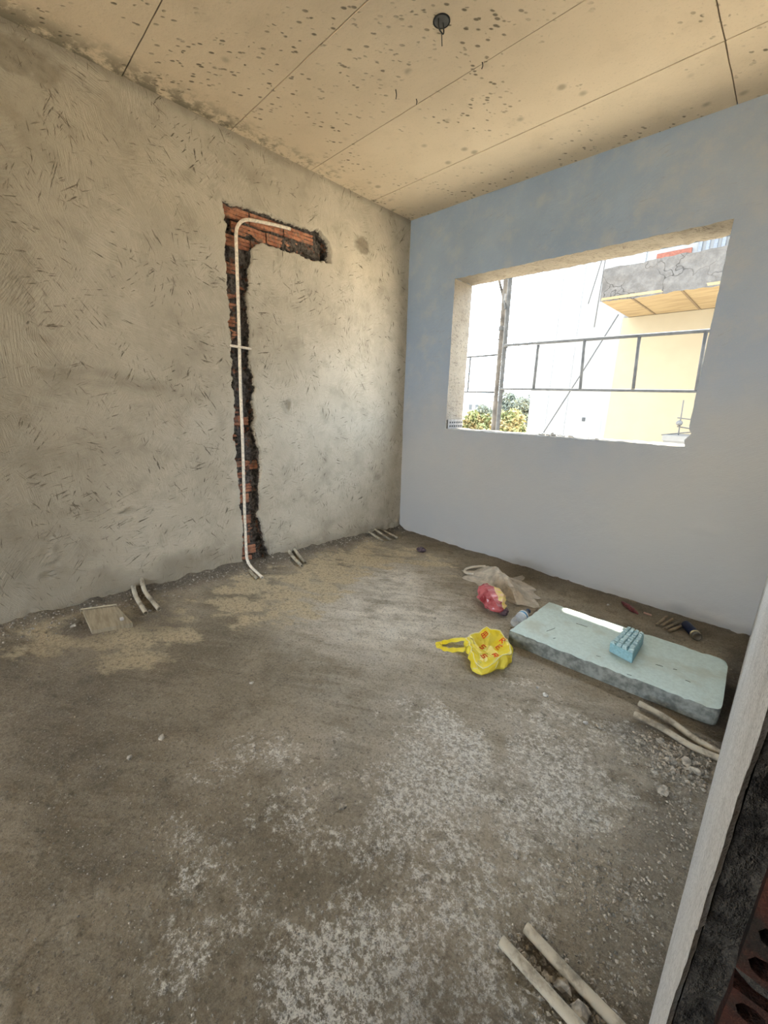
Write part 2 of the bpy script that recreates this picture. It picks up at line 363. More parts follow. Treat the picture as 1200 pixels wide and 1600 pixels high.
def ground(x, y):
    i = int(np.clip(np.searchsorted(xs, x), 0, len(xs)-1)); j = int(np.clip(np.searchsorted(ys, y), 0, len(ys)-1)); return float(Z[i, j])

# ------------------------------------------------------------------ ceiling: base slab and the cast panels
ceiling = MB().box(-.3, 4.3, -6.9, .32, H+.012, H+.25).build('ceiling', plain('dark_joint_concrete', (.07, .06, .045), .95)); tag(ceiling, kind='structure')
rows = [.02, -.463, -1.053, -1.627, -2.19, -2.76, -3.33, -3.9, -4.47, -6.6]
rows[0] = .14
colsx = [(-.02, 2.1875), (2.1925, 4.2)]
for i in range(len(rows)-1):
    for (a, b) in colsx:
        g = .0028; y1, y0 = rows[i]-g, rows[i+1]+g
        nu, nv = max(8, int((b-a)/.05)), 9
        U, V = np.meshgrid(np.linspace(a, b, nu), np.linspace(y0, y1, nv), indexing='ij')
        jit = (fbm(U*30, V*30, 3, 2)-.5)*.0025
        U2 = U.copy(); V2 = V.copy()
        V2[:, 0] += jit[:, 0]; V2[:, -1] += jit[:, -1]; U2[0] += jit[0]*2; U2[-1] += jit[-1]*2
        W = H-.0015*(fbm(U*2, V*2, i, 2)-.5)+(i % 2)*.0012
        bot = np.stack([U2, V2, W], -1).reshape(-1, 3); F = grid_idx(nu, nv)[:, ::-1]
        # rim
        ring = [(k, 0) for k in range(nu)]+[(nu-1, k) for k in range(1, nv)]+[(k, nv-1) for k in range(nu-2, -1, -1)]+[(0, k) for k in range(nv-2, 0, -1)]
        ids = np.array([p*nv+q for p, q in ring]); top = bot[ids]+[0, 0, .014]; n0 = len(bot); L = len(ids)
        F2 = np.array([(ids[k], n0+k, n0+(k+1) % L, ids[(k+1) % L]) for k in range(L)])
        mesh('concrete_panel', np.concatenate([bot, top]), np.concatenate([F, F2]), M_ceil, ceiling)

# ------------------------------------------------------------------ left wall with its chase
def interp(pts, t): p = np.array(sorted(pts)); return np.interp(t, p[:, 0], p[:, 1])
left_e = [(2.412, -1.696), (2.19, -1.704), (1.975, -1.712), (1.752, -1.707), (1.597, -1.713), (1.357, -1.708), (1.018, -1.727), (.842, -1.73), (.658, -1.718), (.466, -1.702), (.222, -1.708), (.06, -1.715)]
right_e = [(2.19, -1.534), (2.01, -1.54), (1.771, -1.577), (1.613, -1.568), (1.364, -1.559), (1.08, -1.561), (.921, -1.544), (.709, -1.546), (.63, -1.565), (.444, -1.571), (.181, -1.531), (.057, -1.504)]
top_e = [(-1.70, 2.415), (-1.592, 2.43), (-1.484, 2.435), (-1.247, 2.434), (-1.144, 2.433), (-.978, 2.45), (-.891, 2.411)]
bot_e = [(-1.57, 2.15), (-1.534, 2.19), (-1.448, 2.264), (-1.353, 2.258), (-1.202, 2.26), (-1.039, 2.258), (-.911, 2.263)]
yl = np.concatenate([np.arange(-6.7, -3.3, .08), np.arange(-3.3, -1.80, .014), np.arange(-1.80, -.84, .0055), np.arange(-.84, .12, .014)])
zl = np.concatenate([np.arange(-.06, 2.83, .0075)])
YY, ZZ = np.meshgrid(yl, zl, indexing='ij')
n1 = (fbm(ZZ*14, YY*14, 2, 4)-.5)*.05+(vnoise(ZZ*70, YY*70, 4)-.5)*.012; n2 = (fbm(ZZ*12+9, YY*12, 6, 4)-.5)*.06+(vnoise(ZZ*70, YY*70, 8)-.5)*.014
dv = np.minimum(np.minimum(YY-interp(left_e, ZZ)+n1, interp(right_e, ZZ)-YY+n2), np.minimum(ZZ-.035, 2.42-ZZ+n1))
dh = np.minimum(np.minimum(interp(top_e, YY)-ZZ+n1*.8, ZZ-interp(bot_e, YY)+n2*.8), np.minimum(YY+1.70+n1, -.888-YY+n1))
dd = np.maximum(dv, dh); chase = sstep(-.002, .006, dd)
depth = chase*(.028+.030*fbm(YY*22, ZZ*22, 12, 4)+.03*sstep(.55, .8, fbm(YY*9, ZZ*9, 14, 3)))
depth += chase*.03*sstep(-1.02, -.96, YY)*(ZZ > 2)
lip = np.exp(-(np.clip(-dd, 0, 1)/.012)**2)*(1-chase)*.006*(fbm(YY*40, ZZ*40, 15, 2)-.3)
XX = (fbm(YY*1.3, ZZ*1.3, 31, 3)-.5)*.012+(fbm(YY*9, ZZ*9, 35, 3)-.5)*.004-depth+lip
stain_and_light = np.zeros_like(YY)
def wpatch(cy, cz, ry, rz, amt=.5, rough=.012):
    global XX, stain_and_light
    q = sstep(1.3, .6, np.sqrt(((YY-cy)/ry)**2+((ZZ-cz)/rz)**2)+(fbm(YY*25, ZZ*25, 51, 3)-.5)*1.1)
    XX = XX+q*(fbm(YY*45, ZZ*45, 53, 3)-.55)*rough*2; stain_and_light = np.maximum(stain_and_light, q*amt)
wpatch(-2.43, .597, .055, .022, .35, .016); wpatch(-.57, 2.465, .075, .055, .75, .014); wpatch(-.33, .58, .05, .03, .3); wpatch(-1.29, 1.23, .025, .04, .5)
wpatch(-2.81, .42, .035, .08, .5); wpatch(-2.83, .30, .03, .03, .5); wpatch(-2.6, 2.68, .18, .08, .6, .006); wpatch(-2.75, 1.9, .08, .45, .45, .003)
ridge = np.exp(-((ZZ-(1.32-.05*np.sin(YY*3.1)-.04*(YY+2.9)))/.05)**2)*sstep(-1.7, -2.3, YY)*fbm(YY*6, ZZ*20, 71, 3)
stain_and_light = np.maximum(stain_and_light, ridge*.8)
lf = sstep(-2.1, -3.1, YY)*(.25+.75*fbm(YY*2.2, ZZ*2.2, 87, 5)); stain_and_light = np.maximum(stain_and_light, lf*.75)  # darkens the near end for lens vignetting, painted over dirtier plaster
bb = sstep(.36, .12, ZZ+.28*(fbm(YY*5, ZZ*5, 81, 4)-.5)+.14*(YY > -1.5)); stain_and_light = np.maximum(stain_and_light, bb*.6)
XX = XX+sstep(.20, .0, ZZ)*(fbm(YY*20, ZZ*20, 83, 4)-.35)*.035*(1-chase)
stain_and_light = np.maximum(stain_and_light, .5*sstep(.06, .0, H-ZZ+.05*(fbm(YY*6, ZZ*6, 85, 3)-.5)))
V = np.stack([XX, YY, ZZ], -1).reshape(-1, 3); F = grid_idx(len(yl), len(zl))
n0 = len(V); V = np.concatenate([V, [(-.2, -6.7, -.06), (-.2, .12, -.06), (-.2, .12, 2.83), (-.2, -6.7, 2.83)]])
nz = len(zl); a, b_, c_, d_ = 0, (len(yl)-1)*nz, (len(yl)-1)*nz+nz-1, nz-1
F = np.concatenate([F, [(n0, n0+3, n0+2, n0+1), (a, n0, n0+1, b_), (b_, n0+1, n0+2, c_), (c_, n0+2, n0+3, d_), (d_, n0+3, n0, a)]])
wall_left = mesh('wall_left', V, F, M_left, None, True, dict(chase=np.append(chase.ravel(), [0]*4), stain_and_light=np.append(stain_and_light.ravel(), [0]*4)))
tag(wall_left, kind='structure')
# clay bricks laid bare in the chase
def ribbed_brick(L, h, dpt):
    n = 3; pr = []
    for i in range(n):
        z0 = h*i/n; z1 = h*(i+1)/n; g = .004
        pr += [(-.005, z0+.001), (0, z0+g), (0, z1-g), (-.005, z1-.001)]
    pr = [(-dpt, 0)]+pr+[(-dpt, h)]
    v = [(x, 0, z) for x, z in pr]+[(x, L, z) for x, z in pr]; k = len(pr)
    f = [(i, (i+1) % k, (i+1) % k+k, i+k) for i in range(k)]+[tuple(range(k))[::-1], tuple(range(k, 2*k))]
    return v, f
bm_ = {}
for L in (.24, .16):
    v, f = ribbed_brick(L, .068, .09); o = mesh('brick', v, f, M_brick, wall_left); bm_[L] = o
first = dict(bm_)
def brick(L, y, z, x):
    o = first.pop(L, None)
    if o is None: o = bm_[L].copy(); col.objects.link(o); o.parent = wall_left
    o.location = (x, y, z); o.rotation_euler = (random.uniform(-.012, .012), 0, random.uniform(-.03, .03))
z = .04; k = 0
while z < 2.11:
    brick(.16, -1.79+(.03 if k % 2 else 0)+random.uniform(-.01, .01), z, -.040-random.uniform(-.008, .012)-(.012 if z > .75 else 0))
    if k % 3 == 0: brick(.16, -1.60, z, -.052-random.uniform(0, .01))
    z += .080; k += 1
for zi, z in enumerate((2.195, 2.275, 2.355)):
    y = -1.76+(.12 if zi % 2 else 0)
    while y < -1.25:
        brick(.24, y, z, -.034-random.uniform(0, .008)); y += .252

# ------------------------------------------------------------------ window wall, with the opening and its reveals
wx0, wx1, wz0, wz1, WT = .4999, 2.2778, 1.0544, 2.2639, .26
def uni(a, b, n): return np.linspace(a, b, max(2, n))
gx = np.concatenate([uni(-.1, wx0, 30)[:-1], uni(wx0, wx1, 90)[:-1], uni(wx1, 3.1, 40)]); gz = np.concatenate([uni(-.08, wz0, 60)[:-1], uni(wz0, wz1, 60)[:-1], uni(wz1, 2.82, 30)])
GX, GZ = np.meshgrid(gx, gz, indexing='ij')
ux0, ux1, uz0, uz1 = 29, 29+89, 59, 59+59
EX = GX.copy(); EZ = GZ.copy()
for i in (ux0, ux1): EX[i, uz0:uz1+1] += (fbm(gz[uz0:uz1+1]*30, gz[uz0:uz1+1]*0+i, 3, 3)-.5)*.006
for j in (uz0, uz1): EZ[ux0:ux1+1, j] += (fbm(gx[ux0:ux1+1]*30, gx[ux0:ux1+1]*0+j, 5, 3)-.5)*.010
# broken arris at the lower right and lower left corners
for j in range(uz0, uz1+1):
    t = gz[j]; EX[ux1, j] += .016*math.exp(-((t-1.135)/.018)**2)-.010*math.exp(-((t-1.09)/.02)**2)
GY = WS*EX+(fbm(EX*1.5, EZ*1.5, 91, 3)-.5)*.010+(fbm(EX*9, EZ*9, 95, 3)-.5)*.003
q = sstep(1.3, .6, np.sqrt(((EX-2.46)/.09)**2+((EZ-.575)/.03)**2)+(fbm(EX*25, EZ*25, 51, 3)-.5)); GY += -q*.010*fbm(EX*50, EZ*50, 3, 3)
GY += -sstep(.12, 0, EZ)*(fbm(EX*15, EZ*15, 83, 4)-.3)*.03
V = np.stack([EX, GY, EZ], -1).reshape(-1, 3); F = grid_idx(len(gx), len(gz)); nzg = len(gz)
fi = F[:, 0] // nzg; fj = F[:, 0] % nzg
F = F[~((fi >= ux0) & (fi < ux1) & (fj >= uz0) & (fj < uz1))]
st = np.clip(sstep(1.9, .5, GZ+.5*(fbm(GX*2.5, GZ*2.5, 17, 4)-.5))*.85+.35*sstep(1.6, 2.6, GX), 0, 1)  # painted haze: blue above, greyer lower down and to the right
# outer skin (as a frame of four quads)
n0 = len(V); o = [(-.1, -.08), (3.1, -.08), (3.1, 2.82), (-.1, 2.82)]; ii = [(wx0, wz0), (wx1, wz0), (wx1, wz1), (wx0, wz1)]
V = np.concatenate([V, [(x, WS*x+WT, z) for x, z in o+ii]])
F = np.concatenate([F, [(n0+k, n0+(k+1) % 4, n0+4+(k+1) % 4, n0+4+k) for k in range(4)]])
wall_front = mesh('wall_front', V, F, M_front, None, True, dict(stain_and_light=np.append(st.ravel(), [0]*8))); tag(wall_front, kind='structure')
# reveals: four rough plaster strips following the front edge
P = V[:len(gx)*nzg].reshape(len(gx), nzg, 3)
def reveal(edge, nrm, seed):
    n = len(edge); m_ = 9; out = []
    for j in range(m_):
        t = j/(m_-1); e = edge.copy(); e[:, 1] = edge[:, 1]*(1-t)+(WS*edge[:, 0]+WT)*t
        s_ = e[:, 0]*11+e[:, 2]*13
        off = (fbm(s_*2.2, np.full(n, t*6.), seed, 4)-.5)*.012*(1 if 0 < j else 0)
        e = e+np.array(nrm)[None]*off[:, None]; out.append(e)
    A = np.array(out); return mesh('window_reveal', A.reshape(-1, 3), grid_idx(m_, n), M_reveal, wall_front, True)
reveal(P[ux0, uz0:uz1+1], (1, 0, 0), 1); reveal(P[ux1, uz0:uz1+1], (-1, 0, 0), 2)
reveal(P[ux0:ux1+1, uz1], (0, 0, -1), 3); reveal(P[ux0:ux1+1, uz0], (0, 0, 1), 4)
# bare perforated brick at the lower left corner of the opening
mbk = MB().box(.485, .512, .035, .262, 1.05, 1.135)
bk = mbk.build('brick', plain('pale_perforated_brick', (.17, .16, .15), .9, 0, .2, 40), wall_front); bk['label'] = 'pale hollow brick laid bare'
hb = MB()
for i in range(6):
    for j in range(2): hb.box(.5118, .5135, .058+i*.034, .076+i*.034, 1.070+j*.032, 1.085+j*.032)
hb.build('brick_hole', M_dark, bk)

# ------------------------------------------------------------------ right wall: plaster skin, raw brick jamb
Y0 = -2.638
ny = 300; yy = np.linspace(Y0, .10, ny); zz = np.concatenate([np.arange(-.05, 1.6, .008), np.arange(1.6, 2.83, .03)])
A, B = np.meshgrid(yy, zz, indexing='ij')
A2 = A.copy(); A2[0] += -(fbm(zz*45, zz*0, 5, 4)-.35)*.030; A2[1] += -(fbm(zz*45, zz*0, 5, 4)-.35)*.016
xr = 2.7897+(A-.067)*.0075+(fbm(A*1.2, B*1.2, 7, 2)-.5)*.0015+(fbm(A*80, B*80, 9, 2)-.5)*.0008
V = np.stack([xr, A2, B], -1).reshape(-1, 3); F = grid_idx(ny, len(zz))[:, ::-1]
e = V[:len(zz)].copy(); e2 = e+[.004, .012, 0]; e2[:, 1] += (fbm(zz*60, zz*0, 15, 3)-.5)*.012; nb0 = len(V)
V = np.concatenate([V, e2]); k = np.arange(len(zz)-1); F = np.concatenate([F, np.stack([k, k+1, nb0+k+1, nb0+k], 1)])
wall_right = mesh('wall_right', V, F, M_right, None, True, dict(stain_and_light=np.zeros(len(V)))); tag(wall_right, kind='structure')
# masonry behind the plaster: mortar core with rough jamb face
jx = np.linspace(2.7745, 3.02, 60); jz = np.arange(-.05, 2.83, .011); JX, JZ = np.meshgrid(jx, jz, indexing='ij')
JY = Y0+.010+.02*sstep(2.775, 2.80, JX)+(fbm(JX*22, JZ*22, 3, 4)-.5)*.040*sstep(2.770, 2.80, JX)
core = mesh('masonry_core', np.stack([JX, JY, JZ], -1).reshape(-1, 3), grid_idx(len(jx), len(jz)), M_mort, wall_right, True)
MB().box(2.81, 3.02, Y0+.05, .35, -.06, 2.83).build('masonry_back', M_mort, wall_right)
def holed_brick(w, h, dp, nx_=6, nz_=5):
    bm = bmesh.new(); n = 8
    for cx_ in range(nx_):
        for cz_ in range(nz_):
            cw, ch_ = w/nx_, h/nz_; ox, oz = (cx_+.5)*cw, (cz_+.5)*ch_; outer = []; inner = []; deep = []
            for k in range(n):
                a = 2*math.pi*k/n; ca, sa = math.cos(a), math.sin(a); q_ = 1/max(abs(ca), abs(sa))
                outer.append(bm.verts.new((ox+ca*q_*cw/2, 0, oz+sa*q_*ch_/2)))
                inner.append(bm.verts.new((ox+ca*cw*.34, 0, oz+sa*ch_*.30))); deep.append(bm.verts.new((ox+ca*cw*.30, dp*.6, oz+sa*ch_*.26)))
            for k in range(n):
                k2 = (k+1) % n
                bm.faces.new((outer[k], outer[k2], inner[k2], inner[k])); bm.faces.new((inner[k], inner[k2], deep[k2], deep[k]))
            bm.faces.new(deep)
    bmesh.ops.remove_doubles(bm, verts=bm.verts, dist=1e-5)
    bb_ = [bm.verts.new(p) for p in [(0, 0, 0), (w, 0, 0), (w, 0, h), (0, 0, h), (0, dp, 0), (w, dp, 0), (w, dp, h), (0, dp, h)]]
    for q_ in ((0, 1, 5, 4), (1, 2, 6, 5), (2, 3, 7, 6), (3, 0, 4, 7), (4, 5, 6, 7)): bm.faces.new([bb_[i] for i in q_])
    bmesh.ops.recalc_face_normals(bm, faces=bm.faces)
    me = bpy.data.meshes.new('brick'); bm.to_mesh(me); bm.free(); return me
hbm = holed_brick(.19, .17, .10)
z = .01; k = 0
while z < 2.6:
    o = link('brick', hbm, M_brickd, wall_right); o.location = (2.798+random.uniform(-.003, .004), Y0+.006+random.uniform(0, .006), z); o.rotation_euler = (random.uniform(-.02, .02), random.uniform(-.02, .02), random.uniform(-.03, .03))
    z += .195; k += 1
# rest of the shell behind the camera
sh = MB().box(2.79, 3.02, -6.9, -3.55, -.06, 2.83).build('wall_right', M_right); tag(sh, kind='structure')
MB_ = MB().box(-.2, .15, -6.9, -6.65, -.06, 2.83).box(2.25, 4.3, -6.9, -6.65, -.06, 2.83).box(.15, 2.25, -6.9, -6.65, 2.4, 2.83)  # wide opening added in this unseen wall to let extra daylight in
tag(MB_.build('wall_back', M_right), kind='structure')
tag(MB().box(4.15, 4.35, -6.7, .35, -.1, 2.83).build('wall_hall', M_right), kind='structure')

# ------------------------------------------------------------------ unseen deck added above the window to trim the sunlight to a strip
dk_ = empty('sun_blocker_deck', (1.4, 2.4, 4.0), 0, 'added unseen timber deck high above the window, trimming the sun strip', 'scaffold')
for k, (x0_, x1_, y0_, y1_) in enumerate([(-2.6, 3.2, 1.34+.2083*i_, 1.34+.2083*(i_+1)-.002) for i_ in range(3)]+[(-2.6, 1.96, 1.967, 2.12)]):
    MB().box(x0_-1.4, x1_-1.4, y0_-2.4, y1_-2.4, 0, .045).build('sun_blocker_board', plain('grey_timber', (.3, .25, .18), .9) if k == 0 else bpy.data.materials['grey_timber'], dk_)

# ------------------------------------------------------------------ conduit run in the chase
run = empty('conduit_run', (-.02, -1.65, .05), 0, 'long white conduit bent through the wall chase down to the floor', 'conduit')
def local(o, pts): L = o.location; return [(p[0]-L.x, p[1]-L.y, p[2]-L.z) for p in pts]
pth = [(-.012, -1.223, 2.403), (-.012, -1.347, 2.393), (-.012, -1.487, 2.376), (-.012, -1.554, 2.362), (-.012, -1.599, 2.327), (-.012, -1.622, 2.27), (-.010, -1.629, 2.138), (-.008, -1.641, 1.762), (-.006, -1.657, 1.359), (-.006, -1.667, .927),
       (-.006, -1.683, .464), (-.003, -1.690, .16), (.02, -1.694, .085), (.09, -1.70, .058), (.17, -1.707, .050), (.275, -1.719, .046)]
MB().tube(local(run, smooth_path(pth, 6)), .0105, 10, True).build('conduit', M_conduit, run, True)
o = MB().tube(local(run, [(.10, -1.725, .045), (.18, -1.735, .042), (.262, -1.748, .040)]), .011, 10, True).build('conduit', M_conduit2, run, True); o['label'] = 'short muddy conduit beside its end'
mbn = MB(); nail = empty('cross_peg', (-.003, -1.64, 1.594), 0, 'short white peg wedged across the conduit in the chase', 'peg')
MB().tube([(-.004, -.076, .004), (.009, 0, 0), (-.004, .074, -.002)], .0085, 8).build('peg', M_conduit, nail, True)

def rod_group(label, paths, r_, mat, cat='conduit', name='conduit_stub', group=None):
    for lb, p in zip(label, paths):
        p = [(x, y, max(zq, ground(x, y)+r_*.8)) for x, y, zq in p]
        c0 = p[len(p)//2]; e_ = empty(name, c0, 0, lb, cat, group)
        MB().tube(local(e_, smooth_path(p, 5)), r_, 12, True).build('tube', mat, e_, True)
rod_group(['grey conduit stub by the left wall, nearer the small board', 'grey conduit stub by the left wall, bent, farther from the board'],
          [[(.005, -2.448, .12), (.03, -2.452, .085), (.12, -2.46, .07), (.30, -2.468, .055)], [(-.01, -2.395, .15), (.03, -2.40, .10), (.10, -2.402, .075), (.30, -2.398, .055)]], .0125, M_conduit2, group='conduit stubs by the left wall')
rod_group(['short muddy conduit stub right of the chase foot, front one of two', 'short muddy conduit stub right of the chase foot, rear one of two'],
          [[(-.01, -1.325, .07), (.08, -1.34, .05), (.265, -1.383, .04)], [(-.01, -1.275, .075), (.08, -1.29, .055), (.23, -1.328, .04)]], .0125, M_conduit2, group='conduit stubs right of the chase')
rod_group(['pale conduit stub in the far corner, nearest of three', 'pale conduit stub in the far corner, middle of three', 'pale conduit stub in the far corner, rearmost of three'],
          [[(-.02, -.43, .04), (.22, -.452, .02)], [(-.02, -.352, .04), (.235, -.374, .02)], [(-.02, -.262, .04), (.235, -.278, .02)]], .010, M_conduit2, group='conduit stubs in the far corner')
rod_group(['muddy conduit length between slab and right wall, front one', 'muddy conduit length between slab and right wall, rear one beside slab'],
          [[(2.494, -1.226, .018), (2.60, -1.232, .016), (2.70, -1.252, .014), (2.80, -1.262, .016)], [(2.491, -1.14, .02), (2.6, -1.155, .018), (2.70, -1.20, .016), (2.80, -1.232, .02)]], .0125, M_conduit2, group='conduits beside the slab')
rod_group(['grey conduit length in the near foreground by the wall end, left one', 'grey conduit length in the near foreground by the wall end, right one'],
          [[(2.488, -2.330, .034), (2.60, -2.336, .032), (2.80, -2.352, .03)], [(2.517, -2.264, .034), (2.65, -2.274, .030), (2.80, -2.286, .03)]], .0125, M_conduit2, group='conduits in the foreground')

# ------------------------------------------------------------------ foam board and scored block
top = [(1.846, -1.104), (1.852, -.606), (2.732, -.553), (2.756, -1.034)]
def board(name, quad, z0, z1, mt, me_, loc, cells=(60, 34), rad=.02):
    q_ = [Vector((p[0]-loc[0], p[1]-loc[1])) for p in quad]; nu, nv = cells
    U, V_ = np.meshgrid(np.linspace(0, 1, nu), np.linspace(0, 1, nv), indexing='ij')
    bx = (1-U)*(1-V_)*q_[0].x+(1-U)*V_*q_[1].x+U*V_*q_[2].x+U*(1-V_)*q_[3].x
    by = (1-U)*(1-V_)*q_[0].y+(1-U)*V_*q_[1].y+U*V_*q_[2].y+U*(1-V_)*q_[3].y
    cx, cy = bx.mean(), by.mean()
    # round the right-hand corners a little
    cr_ = np.maximum(0, (np.abs(U-.5)*2)**18*(np.abs(V_-.5)*2)**10)*rad*.7*(U > .5)
    bx = bx-np.sign(bx-cx)*cr_; by = by-np.sign(by-cy)*cr_*.8
    ring = [(i, 0) for i in range(nu)]+[(nu-1, j) for j in range(1, nv)]+[(i, nv-1) for i in range(nu-2, -1, -1)]+[(0, j) for j in range(nv-2, 0, -1)]
    T = np.stack([bx, by, np.full_like(bx, z1)+(fbm(bx*6, by*6, 3, 3)-.5)*.003], -1)
    edge = np.zeros_like(U, bool); edge[0] = edge[-1] = True; edge[:, 0] = edge[:, -1] = True
    T[..., 2] -= edge*(.0015+.007*sstep(.52, .8, fbm(bx*30, by*30, 13, 3)))
    T = T.reshape(-1, 3); ids = np.array([i*nv+j for i, j in ring]); L = len(ids); R_ = T[ids]
    o1 = mesh('face', T, grid_idx(nu, nv)[:, ::-1], mt, me_, True)
    rows_ = []
    for t in (0, .03, .3, .6, .97, 1):
        w_ = R_.copy(); w_[:, 2] = R_[:, 2]*(1-t)+z0*t; s_ = (fbm(R_[:, 0]*40, R_[:, 1]*40+t*9, 5, 3)-.5)*.0035*(1 if t > 0 else 0)
        dirv = np.stack([R_[:, 0]-cx, R_[:, 1]-cy], 1); dirv /= np.linalg.norm(dirv, axis=1)[:, None]
        w_[:, :2] += dirv*s_[:, None]; rows_.append(w_)
    W_ = np.array(rows_).reshape(-1, 3); F_ = []
    for a_ in range(5):
        for k_ in range(L): F_.append((a_*L+k_, (a_+1)*L+k_, (a_+1)*L+(k_+1) % L, a_*L+(k_+1) % L))
    o2 = mesh('edge_band', W_, np.array(F_), M_foamedge, me_)
    return o1, o2
slab = empty('foam_slab', (2.3, -.82, -.004), 0, 'large thick pale grey-green foam slab lying flat under the window', 'slab')
o1, o2 = board('slab', top, .0, .082, M_foam, slab, (2.3, -.82)); o2['label'] = 'dusty grey cut edge'
mk = MB()
for x, y, l, a in ((2.0, -.93, .07, 1.3), (2.27, -1.0, .02, .3), (2.5, -.86, .03, .2), (2.1, -.75, .06, .1), (2.62, -.9, .02, 0), (2.05, -1.0, .015, 1), (2.56, -.84, .015, .3), (2.42, -1.05, .018, .2)):
    dx, dy = math.cos(a)*l/2, math.sin(a)*l/2
    mk.tube([(x-dx-2.3, y-dy+.82, .0824), (x-2.3+.002, y+.82, .0832), (x+dx-2.3, y+dy+.82, .0824)], .0012, 4)
mk.build('scratch', M_rope, slab)
fb = empty('foam_block', (2.345, -.815, .0795), math.radians(3), 'small turquoise foam block with scored top, resting on the slab', 'block')
bw, bl, bh = .052, .135, .052
v = [(-bw-.005, -bl+.035, 0), (bw, -bl, 0), (bw+.004, bl-.03, 0), (-bw+.02, bl, 0), (-bw-.008, -bl+.03, bh), (bw-.004, -bl+.004, bh), (bw, bl-.03, bh), (-bw+.022, bl, bh)]
o = mesh('body', v, [(0, 3, 2, 1), (4, 5, 6, 7), (0, 1, 5, 4), (1, 2, 6, 5), (2, 3, 7, 6), (3, 0, 4, 7)], M_foamb, fb)
bvm = o.modifiers.new('bev', 'BEVEL'); bvm.width = .004; bvm.segments = 2
nu, nv = 4, 9
def bil(u_, v_):
    a_ = Vector(v[4]).lerp(Vector(v[5]), u_); b_2 = Vector(v[7]).lerp(Vector(v[6]), u_); return a_.lerp(b_2, v_)
for i in range(nu):
    for j in range(nv):
        hgt = random.uniform(.008, .015) if i else random.uniform(.003, .009); g = .10
        c4 = [bil((i+g)/nu, (j+g)/nv), bil((i+1-g)/nu, (j+g)/nv), bil((i+1-g)/nu, (j+1-g)/nv), bil((i+g)/nu, (j+1-g)/nv)]
        t_ = Vector((random.uniform(-.002, .002), random.uniform(-.002, .002), hgt)); cc = sum(c4, Vector())/4
        vv = [p-Vector((0, 0, .002)) for p in c4]+[cc+(p-cc)*.86+t_+Vector((0, 0, random.uniform(-.002, .002))) for p in c4]
        mesh('foam_stud', vv, [(0, 1, 5, 4), (1, 2, 6, 5), (2, 3, 7, 6), (3, 0, 4, 7), (4, 5, 6, 7)], M_foamc, fb)

# ------------------------------------------------------------------ crumpled bags
def plastic(name, c, c2, alpha=1., trans=.35, rough=.35, nscale=9, yel=None):
    m = NT(name, rough, .5)
    n = m.noise(nscale, 3, .6)
    m.out(m.mix(m.ramp(n, .35, .65), c, c2), m.bump(m.noise(22, 3, .6), .5, .01))
    out = m.t.nodes['Material Output']; sh = m.b.outputs[0]
    tr = m.n('ShaderNodeBsdfTranslucent'); m.put(tr.inputs[0], c2); mx = m.n('ShaderNodeMixShader'); mx.inputs[0].default_value = trans
    m.t.links.new(sh, mx.inputs[1]); m.t.links.new(tr.outputs[0], mx.inputs[2]); sh = mx.outputs[0]
    if alpha < 1:
        tp = m.n('ShaderNodeBsdfTransparent'); m2 = m.n('ShaderNodeMixShader')
        m.put(m2.inputs[0], m.ramp(m.noise(14, 3, .6), .3, .7, alpha-.2, alpha+.15)); m.t.links.new(tp.outputs[0], m2.inputs[1]); m.t.links.new(sh, m2.inputs[2]); sh = m2.outputs[0]
    m.t.links.new(sh, out.inputs[0]); return m.m
M_yel = plastic('thin_yellow_plastic', (.97, .76, .02), (1.0, .88, .14)); M_yele = plastic('pale_yellow_fold', (.95, .88, .45), (.95, .9, .6))
M_redp = plastic('red_wrapper', (.26, .02, .03), (.60, .16, .17), 1, .1, .22, 14); M_gold = plastic('golden_wrapper_print', (.80, .62, .12), (.85, .55, .35), 1, .1, .35, 40)
M_clear = plastic('clear_dusty_plastic', (.60, .50, .38), (.78, .69, .56), .76, .3, .3)
M_print = plain('red_print', (.72, .10, .03), .5)

def in_poly_r(poly, c, a):
    """distance from centre c to polygon along angle a"""
    dx, dy = math.cos(a), math.sin(a); best = .05
    for i in range(len(poly)):
        (x1, y1), (x2, y2) = poly[i], poly[(i+1) % len(poly)]
        ex, ey = x2-x1, y2-y1; den = dx*ey-dy*ex
        if abs(den) < 1e-9: continue
        t = ((x1-c[0])*ey-(y1-c[1])*ex)/den; s_ = ((x1-c[0])*dy-(y1-c[1])*dx)/den
        if t > 0 and -1e-6 <= s_ <= 1+1e-6: best = max(best, t)
    return best
# yellow bag: open crumpled bowl
yc = (1.835, -1.315)
ypoly = [(1.70, -1.34), (1.765, -1.380), (1.848, -1.476), (1.905, -1.468), (1.958, -1.345), (1.948, -1.235), (1.90, -1.165), (1.82, -1.13), (1.735, -1.17), (1.685, -1.25)]
yb = empty('plastic_bag', (yc[0], yc[1], ground(*yc)), 0, 'bright yellow crumpled plastic bag with red print on the bare floor', 'bag')
n_a = 44; prof = [(.02, .016), (.22, .014), (.42, .020), (.60, .036), (.74, .052), (.84, .066), (.90, .069), (.96, .052), (1.0, .030), (1.0, .014), (.93, .002)]
vs = []; rr = random.Random(3)
peak = lambda a_: .80+.20*math.cos(3*a_+.6)+.14*math.cos(5*a_+2.2)
for i, (s_, h_) in enumerate(prof):
    for k_ in range(n_a):
        a_ = 2*math.pi*k_/n_a; R_ = in_poly_r(ypoly, yc, a_)
        pl = 1+.10*math.sin(a_*8+i*.5+2*math.sin(a_*3))*(s_ > .3)+rr.uniform(-.03, .03)
        hh = h_*(peak(a_) if s_ > .3 else 1)*(1+rr.uniform(-.10, .10))
        if i == len(prof)-1: hh = .002
        vs.append((math.cos(a_)*R_*s_*pl**.6, math.sin(a_)*R_*s_*pl**.6, hh))
